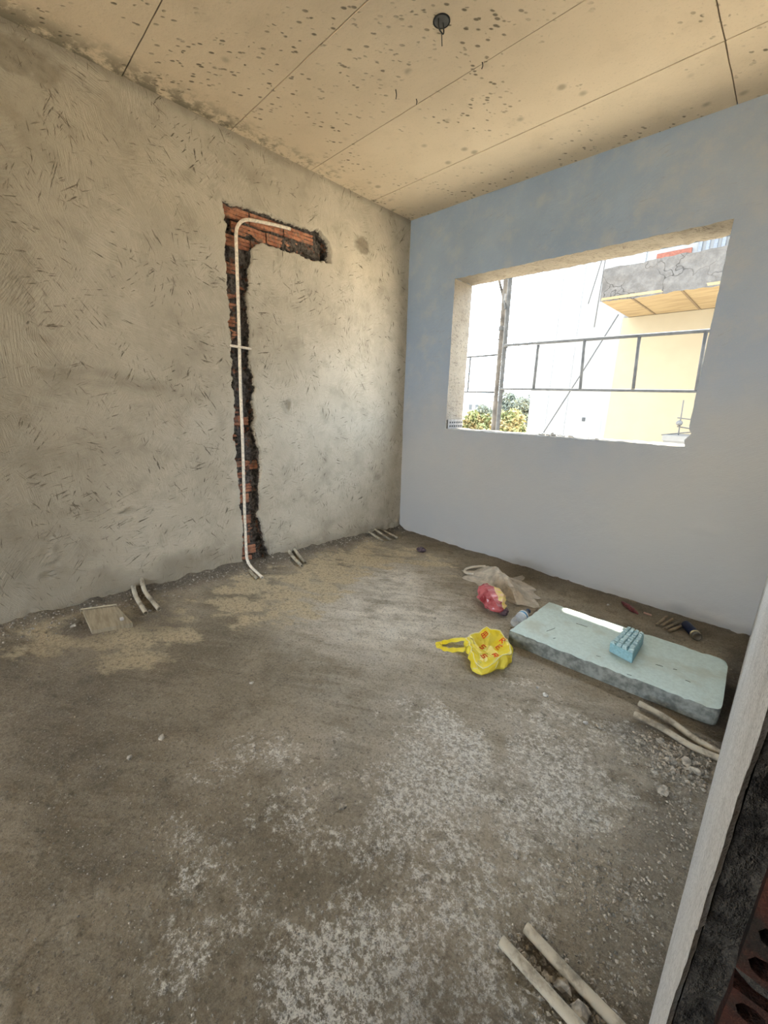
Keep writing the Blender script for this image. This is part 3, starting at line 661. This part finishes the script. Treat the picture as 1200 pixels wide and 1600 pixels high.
F_ = [(i*n_a+k_, i*n_a+(k_+1) % n_a, (i+1)*n_a+(k_+1) % n_a, (i+1)*n_a+k_) for i in range(len(prof)-1) for k_ in range(n_a)]+[tuple(range(n_a))[::-1]]
# lighter folds: ribbon creases along the rim and a few ridges
tri = []
for f4 in F_:
    if len(f4) == 4: tri += [(f4[0], f4[1], f4[2]), (f4[0], f4[2], f4[3])] if rr.random() < .5 else [(f4[0], f4[1], f4[3]), (f4[1], f4[2], f4[3])]
    else: tri.append(f4)
mesh('bag_body', vs, tri, M_yel, yb)
rim = [Vector(vs[6*n_a+k_]) for k_ in range(n_a)]; MB().tube([p+Vector((0, 0, .001)) for p in rim]+[rim[0]], .0026, 5).build('rim_fold', M_yele, yb, True)
for k_ in (3, 9, 14, 19, 25, 30, 34, 39):
    MB().tube([Vector(vs[i*n_a+(k_+(i % 2)) % n_a])+Vector((0, 0, .001)) for i in range(3, 9)], .0018, 5).build('fold', M_yele, yb, True)
hd = []; hpts = [(1.72, -1.30, .045), (1.67, -1.335, .035), (1.625, -1.385, .022), (1.606, -1.415, .014), (1.622, -1.432, .010), (1.66, -1.425, .010), (1.70, -1.40, .016), (1.745, -1.375, .03)]
hp = smooth_path([(x-yc[0], y-yc[1], z_) for x, y, z_ in hpts], 4); hv = []
for i, p in enumerate(hp):
    t = (hp[min(i+1, len(hp)-1)]-hp[max(i-1, 0)]).normalized(); s_ = t.cross(Vector((0, 0, 1))).normalized()
    w_ = .019+.005*math.sin(i*1.7); hv += [p+s_*w_-Vector((0, 0, .006)), p+Vector((0, 0, .006+.003*math.sin(i*2.3))), p-s_*w_-Vector((0, 0, .004))]
mesh('bag_handle', hv, [(3*i+j, 3*i+j+1, 3*i+j+4, 3*i+j+3) for i in range(len(hp)-1) for j in (0, 1)], M_yel, yb)
# red lettering lying on the inner side of the bag
lt = MB()
glyphs = {'A': [[(0, 0), (0, 1)], [(0, 1), (.8, 1)], [(.8, 1), (.8, 0)], [(0, 0), (.8, 0)], [(0, .5), (.8, .5)], [(.4, 0), (.4, 1.1)]],
          'B': [[(.8, 1), (0, 1)], [(0, 1), (0, .5)], [(0, .5), (.8, .5)], [(.8, .5), (.8, 0)], [(.8, 0), (0, 0)]],
          'C': [[(0, 0), (0, 1)], [(0, 1), (.8, 1)], [(.8, 1), (.8, .5)], [(.8, .5), (0, .5)], [(.2, .5), (.9, 0)]],
          'D': [[(.8, 1), (0, 1)], [(0, 1), (0, 0)], [(0, 0), (.8, 0)], [(0, .5), (.6, .5)]]}
from mathutils.bvhtree import BVHTree
bvh = BVHTree.FromPolygons([Vector(p) for p in vs], tri)
def glyph(g, x, y, sz, ang, out_):
    for (a_, b_2) in glyphs[g]:
        pts_ = []
        for t in (0, .5, 1):
            px = (a_[0]+(b_2[0]-a_[0])*t)*sz; py = (a_[1]+(b_2[1]-a_[1])*t)*sz
            wx = x+px*math.cos(ang)-py*math.sin(ang); wy = y+px*math.sin(ang)+py*math.cos(ang)
            h_ = bvh.ray_cast(Vector((wx, wy, .3)), Vector((0, 0, -1)))
            pts_.append((wx, wy, (h_[0].z if h_[0] else .02)+.0012))
        out_.tube(pts_, .0030, 4)
for g, px, py in (('A', 1.745, -1.225), ('C', 1.835, -1.190), ('B', 1.775, -1.285), ('D', 1.842, -1.235), ('B', 1.822, -1.35), ('C', 1.858, -1.30)):
    lt = MB(); glyph(g, px-yc[0], py-yc[1], .026, math.radians(-20), lt); lt.build('printed_letter', M_print, yb)

# clear bag: tent of dusty film
cc_ = (1.43, -.47)
cpoly = [(1.109, -.445), (1.165, -.33), (1.235, -.25), (1.33, -.27), (1.405, -.29), (1.46, -.17), (1.52, -.27), (1.66, -.36), (1.765, -.545), (1.69, -.70), (1.55, -.63), (1.368, -.60), (1.216, -.578)]
cb = empty('clear_bag', (cc_[0], cc_[1], ground(*cc_)-.002), 0, 'crumpled translucent beige bag behind the red wrapper', 'bag')
n_a = 64; vs = []
for i, s_ in enumerate(np.linspace(0, 1, 12)):
    for k_ in range(n_a):
        a_ = 2*math.pi*k_/n_a; R_ = in_poly_r(cpoly, cc_, a_)*(1+.10*math.sin(a_*11+1.3*math.sin(a_*4))*s_)
        x_, y_ = math.cos(a_)*R_*s_, math.sin(a_)*R_*s_
        q_ = .095*math.exp(-((x_*.55+y_*.83)/.075)**2)*(1-s_**2.2)+.02*(1-s_)
        q_ *= .75+.5*float(fbm(x_*16, y_*16, 5, 2)); q_ += .016*max(0, math.sin(a_*9+2*math.sin(a_*2)+s_*3))*s_*(1-s_*.5)+.004
        vs.append((x_+rr.uniform(-.003, .003), y_+rr.uniform(-.003, .003), q_+rr.uniform(-.002, .003)))
F_ = []
for i in range(11):
    for k_ in range(n_a):
        a4 = (i*n_a+k_, i*n_a+(k_+1) % n_a, (i+1)*n_a+(k_+1) % n_a, (i+1)*n_a+k_)
        F_ += [(a4[0], a4[1], a4[2]), (a4[0], a4[2], a4[3])] if rr.random() < .5 else [(a4[0], a4[1], a4[3]), (a4[1], a4[2], a4[3])]
mesh('film', vs, F_, M_clear, cb)
lp = smooth_path([(1.21-cc_[0], -.30-cc_[1], .04), (1.14-cc_[0], -.36-cc_[1], .03), (1.105-cc_[0], -.42-cc_[1], .014), (1.14-cc_[0], -.47-cc_[1], .010), (1.21-cc_[0], -.46-cc_[1], .02)], 4)
MB().tube(lp, .009, 6).build('bag_handle', plastic('beige_film_fold', (.68, .60, .48), (.78, .70, .58), .85, .3), cb)

# red wrapper
rb = empty('red_wrapper', (1.545, -.775, ground(1.545, -.775)), math.radians(-43), 'crumpled red foil wrapper with golden edge beside the clear bag', 'wrapper')
def lumpy(L, Wd, Ht, seed, nu=26, nv=14, amp=.16):
    vs = []; r0 = random.Random(seed)
    for i in range(nu+1):
        t = i/nu; sx_ = -L/2+L*t; e_ = math.sin(math.pi*t)**.55+.02
        for j in range(nv):
            a_ = 2*math.pi*j/nv; cr = 1+amp*(float(fbm(t*7+seed, a_*2.2*(1 if a_ < math.pi else 1), seed, 3))-.5)*2+r0.uniform(-.05, .05)
            vs.append((sx_+r0.uniform(-.004, .004), math.cos(a_)*Wd/2*e_*cr, max(.002, Ht/2+math.sin(a_)*Ht/2*e_*cr)))
    fs = [(i*nv+j, i*nv+(j+1) % nv, (i+1)*nv+(j+1) % nv, (i+1)*nv+j) for i in range(nu) for j in range(nv)]+[tuple(range(nv)), tuple(nu*nv+j for j in range(nv))[::-1]]
    return vs, fs
vs, fs = lumpy(.36, .17, .105, 5, 22, 13, .45)
top_f = [f_ for f_ in fs if len(f_) == 4 and sum(vs[q_][1] for q_ in f_)/4 > .018 and sum(vs[q_][2] for q_ in f_)/4 > .055 and sum(vs[q_][0] for q_ in f_)/4 > -.15]
rest = [f_ for f_ in fs if f_ not in top_f]
mesh('wrapper_body', vs, rest, M_redp, rb); mesh('golden_panel', vs, top_f, M_gold, rb)
vs, fs = lumpy(.09, .06, .05, 9, 12, 10, .3); o = mesh('torn_flap', vs, fs, plain('dark_foil', (.10, .06, .07), .4), rb); o.location = (.135, .035, .0)

# bottle beside the slab
bt = empty('water_bottle', (1.785, -.83, ground(1.785, -.83)+.034), 0, 'small clear water bottle with blue and white label beside the slab', 'bottle')
bt.rotation_euler = (math.radians(-90), 0, math.radians(4))
mg = NT('clear_bottle_plastic', .08, .5); mg.b.inputs['Transmission Weight'].default_value = .6; mg.b.inputs['Alpha'].default_value = .6; mg.b.inputs['IOR'].default_value = 1.2; M_bot = mg.out((.80, .84, .88))
MB().lathe([(.012, -.105), (.026, -.103), (.031, -.092), (.030, -.06), (.0315, -.045), (.030, -.03), (.0315, -.01), (.0315, .03), (.026, .055), (.016, .075), (.013, .085)], 24).build('bottle_body', M_bot, bt, True)
MB().lathe([(.0318, -.012), (.0322, -.010), (.0322, .026), (.0318, .028)], 24).build('label_band', plain('white_label', (.72, .76, .80), .4), bt, True)
MB().lathe([(.0323, .0), (.0326, .001), (.0326, .013), (.0323, .014)], 24).build('label_stripe', plain('blue_label', (.08, .30, .55), .4), bt, True)
MB().lathe([(.0145, .085), (.0155, .087), (.0155, .102), (.014, .104)], 20).build('cap', plain('navy_cap', (.06, .09, .16), .4), bt, True)

# navy can, sticks, dark red wrapper, chunk
cn = empty('drink_can', (2.535, -.178, ground(2.535, -.178)+.026), 0, 'slim navy blue can with golden rim lying near the window wall', 'can')
cn.rotation_euler = (math.radians(90), 0, math.radians(32))
MB().lathe([(.018, -.075), (.024, -.070), (.026, -.062), (.026, .040), (.0255, .042)], 24).build('can_body', plain('navy_metal', (.015, .02, .05), .35, .3), cn, True)
MB().lathe([(.0258, .041), (.0268, .043), (.0268, .050), (.0255, .052)], 24).build('gold_rim', plain('gold_ring', (.7, .6, .35), .3, .7), cn, True)
MB().lathe([(.0250, .051), (.0235, .060), (.0225, .072), (.0235, .076), (.020, .076), (.018, .071)], 24).build('can_end', plain('brown_tinted_end', (.20, .17, .13), .3, .4), cn, True)
sticks = [((2.372, -.235), (2.392, -.075), 'upright leaning leftmost'), ((2.392, -.222), (2.425, -.085), 'second from left'), ((2.418, -.245), (2.462, -.09), 'third from left'), ((2.440, -.262), (2.492, -.11), 'rightmost, next to the can')]
for (a_, b_2, w_) in sticks:
    ca_ = ((a_[0]+b_2[0])/2, (a_[1]+b_2[1])/2); e_ = empty('cut_stick', (*ca_, ground(*ca_)), 0, 'short tan stick on the floor by the window wall, '+w_.replace('upright leaning ', ''), 'stick', 'tan sticks beside the can')
    MB().tube([(a_[0]-ca_[0], a_[1]-ca_[1], .012), (0, 0, .014), (b_2[0]-ca_[0], b_2[1]-ca_[1], .016)], .0085, 8, True).build('stick', M_stick, e_, True)
dr = empty('foil_strip', (2.19, -.105, ground(2.19, -.105)), math.radians(-42), 'dark red twisted foil strip lying against the window wall foot', 'wrapper')
vs, fs = lumpy(.18, .035, .028, 12, 20, 10, .35); mesh('strip', vs, fs, plastic('dark_red_foil', (.10, .02, .02), (.22, .05, .05), 1, .05, .35, 60), dr)
o = empty('small_stub', (2.295, -.11, ground(2.295, -.11)), math.radians(-10), 'tiny pinkish stub at the end of the dark red strip', 'debris')
MB().tube([(-.022, 0, .008), (.022, 0, .009)], .006, 8, True).build('stub', plain('pink_stub', (.42, .26, .21), .7), o, True)
ck = empty('dark_chunk', (.60, -.36, ground(.60, -.36)-.002), .4, 'dark purplish lump alone on the floor in the far corner', 'debris')
vs, fs = lumpy(.085, .06, .045, 21, 12, 10, .35); mesh('lump', vs, fs, plain('dark_lump', (.10, .07, .08), .7, 0, .4, 60, .4), ck)

# small board set in the dirt by the left wall
bd = empty('dusty_board', (.235, -2.66, ground(.235, -2.66)+.012), 0, 'small dusty rectangular board half sunk in rubble by the left wall', 'board')
q4 = [(.075, -2.727), (.146, -2.575), (.400, -2.560), (.345, -2.735)]
v = [(x-.235, y+2.66, -.03) for x, y in q4]+[(x-.235, y+2.66, .012-.02*(x-.235)) for x, y in q4]
mesh('panel', v, [(3, 2, 1, 0), (4, 5, 6, 7), (0, 1, 5, 4), (1, 2, 6, 5), (2, 3, 7, 6), (3, 0, 4, 7)], M_wood, bd)
MB().tube([(-.165, -.072, -.02), (-.165, -.072, .020), (-.094, .086, .022), (-.094, .086, -.02)], .005, 6).build('edge_strip', plain('pale_edge', (.40, .34, .24), .9), bd)
MB().box(.085, .105, .06, .075, .01, .022).build('nail', M_clodw, bd)

# ------------------------------------------------------------------ clods and grit
def clod_mesh(seed, mat):
    bm = bmesh.new(); bmesh.ops.create_icosphere(bm, subdivisions=2, radius=1); r0 = random.Random(seed)
    ph = [r0.uniform(0, 6) for _ in range(6)]
    for v_ in bm.verts:
        c_ = v_.co; k_ = 1+.22*math.sin(c_.x*3.1+ph[0])*math.sin(c_.y*3.7+ph[1])+.16*math.sin(c_.z*6+ph[2]+c_.x*5)+r0.uniform(-.09, .09)
        v_.co = Vector((c_.x*k_, c_.y*k_*.85, max(-.35, c_.z*k_*.65)))
    me = bpy.data.meshes.new('clod'); bm.to_mesh(me); bm.free(); me.materials.append(mat); return me
cms = [clod_mesh(s_, M_clod) for s_ in (1, 2, 3)]+[clod_mesh(s_, M_clodw) for s_ in (4, 5)]
clods = [(2.666, -1.558, .020, 0, 'round grey cement clod near the right wall, largest of the loose ones'), (2.177, -1.377, .013, 3, 'white plaster crumb on the floor in front of the slab, larger of a pair'),
 (2.128, -1.350, .008, 4, 'small white plaster crumb left of its larger twin before the slab'), (2.367, -1.419, .010, 3, 'pale plaster crumb midway between slab and white floor patches'),
 (2.412, -1.396, .013, 0, 'grey clod beside a pale crumb in front of the slab'), (2.608, -1.300, .016, 0, 'grey clod just before the muddy conduits, left one'),
 (2.700, -1.350, .021, 1, 'dark clod heaped against the front conduit, by the right wall'), (2.735, -1.380, .020, 2, 'dark clod touching the foot of the right wall end'),
 (2.665, -1.385, .015, 1, 'dark clod left of the heap by the right wall'), (2.683, -1.467, .009, 2, 'small dark clod between the heap and the round grey clod'),
 (1.241, -2.311, .009, 2, 'small dark clod alone in the middle left of the floor'), (1.967, -2.386, .012, 2, 'dark clod on the floor left of the white patches'),
 (1.309, -2.705, .012, 2, 'dark clod on the left foreground floor, farther one'), (1.327, -2.812, .010, 2, 'dark clod on the left foreground floor, nearer one'),
 (1.42, -1.211, .008, 2, 'tiny dark clod left of the yellow bag'), (2.625, -2.30, .018, 0, 'grey clod between the two foreground conduits'), (2.665, -2.315, .022, 1, 'big dark clod between the two foreground conduits, near the wall'),
 (2.50, -1.385, .010, 0, 'grey clod left of the muddy conduits, small'), (.20, -2.79, .014, 0, 'grey clod at the near corner of the dusty board'), (.27, -2.44, .010, 3, 'pale crumb between the two conduit stubs by the left wall'),
 (2.42, -2.12, .008, 2, 'small dark clod above the foreground conduits'), (2.07, -.345+.2, .009, 3, 'small tan crumb behind the slab near the window wall')]
for x, y, s_, k_, lb in clods:
    o = link('cement_clod', cms[k_]); o.location = (x, y, ground(x, y)+s_*.28); o.scale = (s_, s_, s_); o.rotation_euler = (0, 0, random.uniform(0, 6)); tag(o, lb, 'clod')
def scatter(n, fn, smin, smax, seed):
    rs = np.random.RandomState(seed); P_ = fn(rs, n); x, y = P_[:, 0], P_[:, 1]
    ok = (x > .01) & (x < 2.765) & (y < WS*x-.02) & (y > -3.3) & ~((x > 1.83) & (x < 2.77) & (y > -1.12) & (y < -.53)); x, y = x[ok], y[ok]
    n = len(x); i = np.clip(np.searchsorted(xs, x), 0, len(xs)-1); j = np.clip(np.searchsorted(ys, y), 0, len(ys)-1); z_ = Z[i, j]
    s_ = smin+(smax-smin)*rs.rand(n)**3; o8 = np.array([(1, 0, 0), (0, 1, 0), (-1, 0, 0), (0, -1, 0), (0, 0, .7), (0, 0, -.7)], float)
    V_ = o8[None]*(1+.5*(rs.rand(n, 6, 3)-.5)); a_ = rs.rand(n)*6.28; ca, sa = np.cos(a_)[:, None], np.sin(a_)[:, None]
    V_ = np.stack([V_[..., 0]*ca-V_[..., 1]*sa, V_[..., 0]*sa+V_[..., 1]*ca, V_[..., 2]], -1)*s_[:, None, None]
    V_ += np.stack([x, y, z_+s_*.25], 1)[:, None]
    T = np.array([(0, 1, 4), (1, 2, 4), (2, 3, 4), (3, 0, 4), (1, 0, 5), (2, 1, 5), (3, 2, 5), (0, 3, 5)])
    return V_.reshape(-1, 3), (T[None]+np.arange(n)[:, None, None]*6).reshape(-1, 3)
def f_all(rs, n): return np.stack([rs.rand(n)*2.78, -3.3*rs.rand(n)], 1)
def f_right(rs, n): return np.stack([2.77-np.abs(rs.randn(n))*.12, -1.15-1.5*rs.rand(n)], 1)
def f_left(rs, n): return np.stack([np.abs(rs.randn(n))*.10, -3.2*rs.rand(n)], 1)
def f_heap(rs, n): return np.array([(2.66, -1.36)])+rs.randn(n, 2)*[.075, .05]
def f_heap2(rs, n): return np.array([(2.62, -2.3)])+rs.randn(n, 2)*[.08, .025]
def f_heap3(rs, n): return np.array([(2.60, -2.02)])+rs.randn(n, 2)*[.06, .07]
def f_near(rs, n): return np.array([(1.75, -2.75)])+rs.randn(n, 2)*[.4, .22]
Vs, Fs, nn_ = [], [], 0
for n, fn, a_, b_2, sd_ in ((7000, f_all, .0010, .0042, 1), (2600, f_right, .0012, .006, 2), (2600, f_left, .0015, .009, 3), (900, f_heap, .002, .011, 4), (500, f_heap2, .0015, .008, 5), (500, f_heap3, .0015, .006, 6), (2600, f_near, .001, .0036, 8)):
    a1, b1 = scatter(n, fn, a_, b_2, sd_); Vs.append(a1); Fs.append(b1+nn_); nn_ += len(a1)
tag(mesh('floor_grit', np.concatenate(Vs), np.concatenate(Fs), M_clod, floor), kind='stuff')

# dry leaves and mortar crumbs on the sill
sc_ = [(1.36, .06), (1.40, .09), (1.44, .07), (1.47, .12), (1.52, .06), (1.56, .10), (1.60, .05), (1.70, .07), (1.76, .05)]
for i, (x, y) in enumerate(sc_):
    s_ = .020 if i < 6 else .011
    o = link('mortar_crumb', cms[3+i % 2]); o.location = (x, y+WS*x, wz0+s_*.32+.003); o.scale = (s_*1.3, s_, s_*(.9 if i != 2 else 1.3)); o.rotation_euler = (0, 0, i*1.3)
    tag(o, 'mortar crumb on the window sill, '+('leftmost', 'second', 'third', 'fourth', 'fifth', 'sixth', 'seventh', 'eighth', 'rightmost')[i]+(' in the row' if i in (0, 8) else ' from the left in the row'), 'crumb', 'crumbs on the sill')

# ------------------------------------------------------------------ ceiling fittings
cbx = empty('ceiling_box', (1.358, -1.36, H), 0, 'round dark ceiling box with a dangling wire hook', 'ceiling box')
MB().lathe([(.034, .004), (.036, -.004), (.033, -.005), (.030, .002)], 24).build('box_ring', M_dark, cbx, True)
MB().lathe([(.031, -.001), (.0305, -.0035)], 24).build('box_cover', plain('dark_grey_cover', (.10, .10, .10), .6), cbx)
MB().tube(smooth_path([(0, -.02, -.002), (0, -.018, -.03), (.006, 0, -.045), (0, .018, -.03), (0, .01, -.002)], 4), .0028, 6).tube([(.004, 0, -.045), (.006, .004, -.085)], .002, 6).build('wire_hook', M_ant, cbx, True)
for x, y, l, lb in ((.952, -1.207, .035, 'thin bent wire hanging from the ceiling left of the box'), (1.366, -1.063, .02, 'short wire knot at the ceiling joint right of the box'), (.985, -1.086, .018, 'tiny wire tip at the ceiling joint nearer the corner')):
    e_ = empty('tie_wire', (x, y, H), 0, lb, 'wire'); MB().tube(smooth_path([(0, 0, .003), (.004, .003, -l*.6), (-.004, .008, -l)], 4), .0022, 6).build('wire', M_dark, e_, True)

# ------------------------------------------------------------------ outside: scaffold
sy = 2.2
def scaffold():
    p1 = empty('scaffold_pole', (-.33, sy+.10, -.5), 0, 'rusty scaffold pole outside the window, left of the pair', 'scaffold')
    MB().tube([(.05, 0, -3.4), (-.035, 0, 3.35), (-.05, 0, 4.6)], .030, 12).build('pole', M_rust, p1, True)
    MB().tube([(-.005, -.01, 3.07), (-.235, .03, 3.60), (-.30, .03, 3.75)], .017, 8).build('brace', M_rust, p1, True)
    MB().lathe([(.036, 0), (.040, .005), (.040, .05), (.036, .055)], 12).build('coupler', M_steel, p1).location = (-.03, 0, 2.75)
    MB().tube([(-.02, -.02, 2.62), (-.06, -.03, 2.65)], .009, 6).build('latch_pin', M_rust, p1)
    p2 = empty('scaffold_pole', (-.23, sy-.02, -.5), 0, 'blue-grey steel scaffold pole outside the window, right of the pair', 'scaffold')
    MB().tube([(.09, 0, -3.4), (.0, 0, 3.35), (-.02, 0, 4.6)], .028, 12).build('pole', M_steel, p2, True)
    for h_ in (1.97, 2.53): MB().lathe([(.034, 0), (.038, .005), (.038, .045), (.034, .05)], 12).build('coupler', M_steel, p2).location = (.03-.01*(h_-1.97)*2, 0, h_-.02)
    MB().tube([(-.085, .05, 3.18), (-.045, -.02, 3.08), (-.01, -.03, 2.98)], .014, 6).build('hook', M_steel, p2)
    g = empty('guard_frame', (.8, sy-.068, 1.75), 0, 'long scaffold guard frame with upright bars crossing the window view', 'scaffold')
    def bar(a_, b_2, r_, nm): MB().tube([(a_[0]-.8, 0, a_[1]-1.75), (b_2[0]-.8, 0, b_2[1]-1.75)], r_, 8).build(nm, M_steel, g, True)
    bar((-.20, 2.036), (2.6, 2.012), .017, 'top_rail'); bar((-.20, 1.492), (2.6, 1.452), .015, 'bottom_rail')
    for a_, b_2 in (((.268, 2.01), (.270, 1.49)), ((.815, 2.026), (.842, 1.488)), ((1.37, 2.015), (1.397, 1.487)), ((1.935, 2.01), (1.957, 1.473)), ((2.5, 2.01), (2.52, 1.47))): bar(a_, b_2, .017, 'upright')
    g2 = empty('guard_frame', (-.8, sy+.148, 1.75), 0, 'short scaffold guard frame left of the pole pair', 'scaffold')
    def bar2(a_, b_2, r_, nm): MB().tube([(a_[0]+.8, 0, a_[1]-1.75), (b_2[0]+.8, 0, b_2[1]-1.75)], r_, 8).build(nm, M_steel, g2, True)
    bar2((-.37, 1.955), (-2.2, 1.93), .013, 'top_rail'); bar2((-.35, 1.455), (-2.2, 1.47), .013, 'bottom_rail'); bar2((-.85, 1.95), (-.855, 1.46), .013, 'upright'); bar2((-1.5, 1.95), (-1.5, 1.46), .013, 'upright')
scaffold()

# ------------------------------------------------------------------ outside: the white building with the balcony
Yb = 6.7
bld = empty('neighbour_building', (0, Yb, -4), 0, 'white rendered building with a concrete balcony seen through the window', 'building')
MB().box(-1.97, 6.0, 0, 6, 0, 8.75).build('wall', M_facade, bld)
MB().box(-.19, 6.0, -.03, 0, 0, 7.05).build('cream_panel', M_facade2, bld)
jt = MB()
for x in (-1.55, -1.1): jt.box(x-.03, x+.03, -.006, .01, 0, 8.7)
jt.build('wall_joint', plain('joint_grey', (.102, .10, .097), .9), bld)  # joint lines in a slightly darker grey than the facade
MB().box(.20-.9, .26-.9, -.02, .02, 5.0, 5.08).build('wall_hole', M_dark, bld)
b1 = MB().box(-.10, 6.0, -1.7, 0, 7.06, 7.10).build('balcony_soffit', M_soffit, bld)
gs = MB()
for x in (.35, 1.05, 1.85): gs.box(x, x+.03, -1.65, -.05, 7.05, 7.062)
gs.build('soffit_joint', plain('soffit_joint_brown', (.08, .055, .03), .9), b1)
U, V_ = np.meshgrid(np.linspace(-.10, 6, 120), np.linspace(7.06, 7.55, 16), indexing='ij')
YYb = -1.7-(fbm(U*5, V_*5, 3, 4)-.5)*.05; V_2 = V_.copy(); V_2[:, 0] -= (fbm(U[:, 0]*9, U[:, 0]*0, 5, 3))*.05; V_2[:, -1] += (fbm(U[:, 0]*7, U[:, 0]*0, 6, 3)-.5)*.05
mesh('balcony_beam', np.stack([U, YYb, V_2], -1).reshape(-1, 3), grid_idx(120, 16), M_balc, bld, True)
MB().box(-.10, 6, -1.69, 0, 7.10, 7.54).build('balcony_core', M_balc, bld)
MB().box(.22, .76, -.04, .0, 7.95, 8.11).build('door_lintel', M_redframe, bld)
rs_ = MB()
for i in range(26): rs_.box(.85+i*.11, .90+i*.11, -.03, 0, 7.4, 8.7)
rs_.build('ribbed_cladding', plain('white_ribbed_sheet', (.085, .09, .10), .6), bld); MB().box(-.05+.03, -.0+.03, -.03, 0, 7.5, 8.7).build('downpipe', M_metal, bld)
for pts, lb in (([(.265, 4.9, 2.79), (-.20, 4.9, 1.86), (-.729, 4.9, .834), (-1.6, 4.9, -.9)], 'long dark rope slanting across the white building'), ([(-.02, 4.85, 4.3), (-.129, 4.9, 3.649), (-.248, 4.9, 3.013)], 'short dark wire slanting left of the balcony corner'), ([(-.06, 4.88, 4.3), (-.072, 4.9, 3.666), (-.09, 4.9, 2.629)], 'thin wire hanging straight down at the balcony corner')):
    e_ = empty('hanging_rope' if 'rope' in lb else 'hanging_wire', pts[1], 0, lb, 'rope' if 'rope' in lb else 'wire'); MB().tube(local(e_, pts), .011 if 'rope' in lb else .008, 6).build('strand', M_rope, e_, True)
# aerial on a low parapet
an = empty('roof_aerial', (1.40, 5.0, .80), 0, 'thin roof aerial with a round ball at the lower right of the view', 'aerial')
MB().tube([(.02, 0, -.1), (-.016, 0, .64)], .010, 6).build('mast', M_ant, an)
MB().tube([(-.05, 0, .37), (.14, .02, .35)], .009, 6).tube([(-.03, 0, .235), (.16, .02, .21)], .009, 6).tube([(-.22, 0, .09), (.17, 0, .16)], .009, 6).build('cross_rod', M_ant, an)
MB().lathe([(.004, -.045), (.035, -.03), (.048, 0), (.035, .03), (.004, .045)], 16).build('ball', plain('pale_ball', (.06, .057, .054), .6), an, True).location = (-.005, -.02, .29)
pp = MB().box(1.28, 2.6, 4.7, 5.6, -4, .82).box(1.26, 2.7, 4.68, 5.62, .82, .90); tag(pp.build('low_parapet', plain('pale_parapet', (.09, .083, .074), .9, 0, .1, 4)), 'low pale rendered parapet carrying the aerial', 'parapet')

# ------------------------------------------------------------------ outside: trees, houses, ground
tag(MB().box(-220, 220, .6, 400, -4.2, -4.0).box(-220, 220, -400, -6.95, -4.2, -4.0).build('ground', M_ground), kind='structure')
def tree(name, x, y, z0, rx, rz, n, mat, lb, seed, leaf=.12):
    rs = np.random.RandomState(seed); t = empty(name, (x, y, -4.0), 0, lb, 'tree', None)
    MB().tube([(0, 0, 0), (.05, 0, (z0+4)*.6), (0, 0, z0+4)], [.16, .12, .06], 8).build('trunk', M_trunk, t, True)
    cl_ = rs.randn(26, 3); cl_ /= np.linalg.norm(cl_, axis=1)[:, None]; cl_ *= (rs.rand(26, 1)**.4)*[[rx*.72, rx*.72, rz*.72]]
    c_ = cl_[rs.randint(0, 26, n)]; dd_ = rs.randn(n, 3); dd_ /= np.linalg.norm(dd_, axis=1)[:, None]; p_ = c_+dd_*(rs.rand(n, 1)**.33)*rx*.36
    a_ = rs.randn(n, 3); a_ /= np.linalg.norm(a_, axis=1)[:, None]; b_ = np.cross(a_, rs.randn(n, 3)); b_ /= np.linalg.norm(b_, axis=1)[:, None]
    s_ = leaf*(.6+.8*rs.rand(n, 1)); V_ = np.stack([p_-a_*s_, p_-b_*s_*.5, p_+a_*s_, p_+b_*s_*.5], 1)+[0, 0, z0+4]
    o = mesh('leaves', V_.reshape(-1, 3), np.arange(n*4).reshape(-1, 4), mat, t); o['kind'] = 'stuff'
tree('leafy_tree', -13.0, 22, -.25, 1.35, 1.35, 5200, M_leaf, 'orange-green tree at the left edge of the window view', 1)
tree('leafy_tree', -10.3, 21.5, -.35, 1.5, 1.7, 6500, M_leaf, 'orange-green tree between the poles and the white building', 2)
tree('leafy_tree', -11.7, 25, -.6, 1.2, 1.6, 4500, M_leaf, 'orange-green tree half hidden behind the scaffold poles', 3)
tree('leafy_tree', -15.5, 36, 1.2, 2.1, 2.0, 5000, M_leaf2, 'grey-green tree behind, right of the poles', 4, .16)
tree('leafy_tree', -19.2, 38, 1.0, 1.9, 1.9, 4500, M_leaf2, 'grey-green tree far behind the poles', 5, .16)
tree('leafy_tree', -25.0, 42, .2, 1.4, 1.6, 3000, M_leaf2, 'small dark green tree among the distant houses', 6, .16)
for i, (x, y, w_, h_, lb) in enumerate(((-38.5, 62, 4.6, 6.1, 'distant white house with dark windows, leftmost'), (-33.3, 64, 4.4, 6.6, 'distant white house with dark windows, taller middle one'), (-28.5, 66, 4.2, 5.6, 'distant white house beside the scaffold poles'))):
    hs = empty('distant_house', (x, y, -4), 0, lb, 'house'); MB().box(-w_/2, w_/2, 0, 5, 0, h_).build('wall', M_house, hs); MB().box(-w_/2-.1, w_/2+.1, -.1, 5.1, h_, h_+.15).build('roof', M_metal if i == 1 else M_house, hs)
    for c_ in range(3):
        for r_ in range(2):
            wz_ = h_-1.5-r_*2.3; wx_ = -w_/2+.6+c_*(w_-1.2)/2.6; MB().box(wx_, wx_+.6, -.05, .05, wz_, wz_+.9).build('window', M_glassd, hs)
tag(MB().box(-21, -8, 15, 15.3, -4, -1.45).build('garden_wall', M_house), 'low white wall in front of the orange-green trees', 'wall')
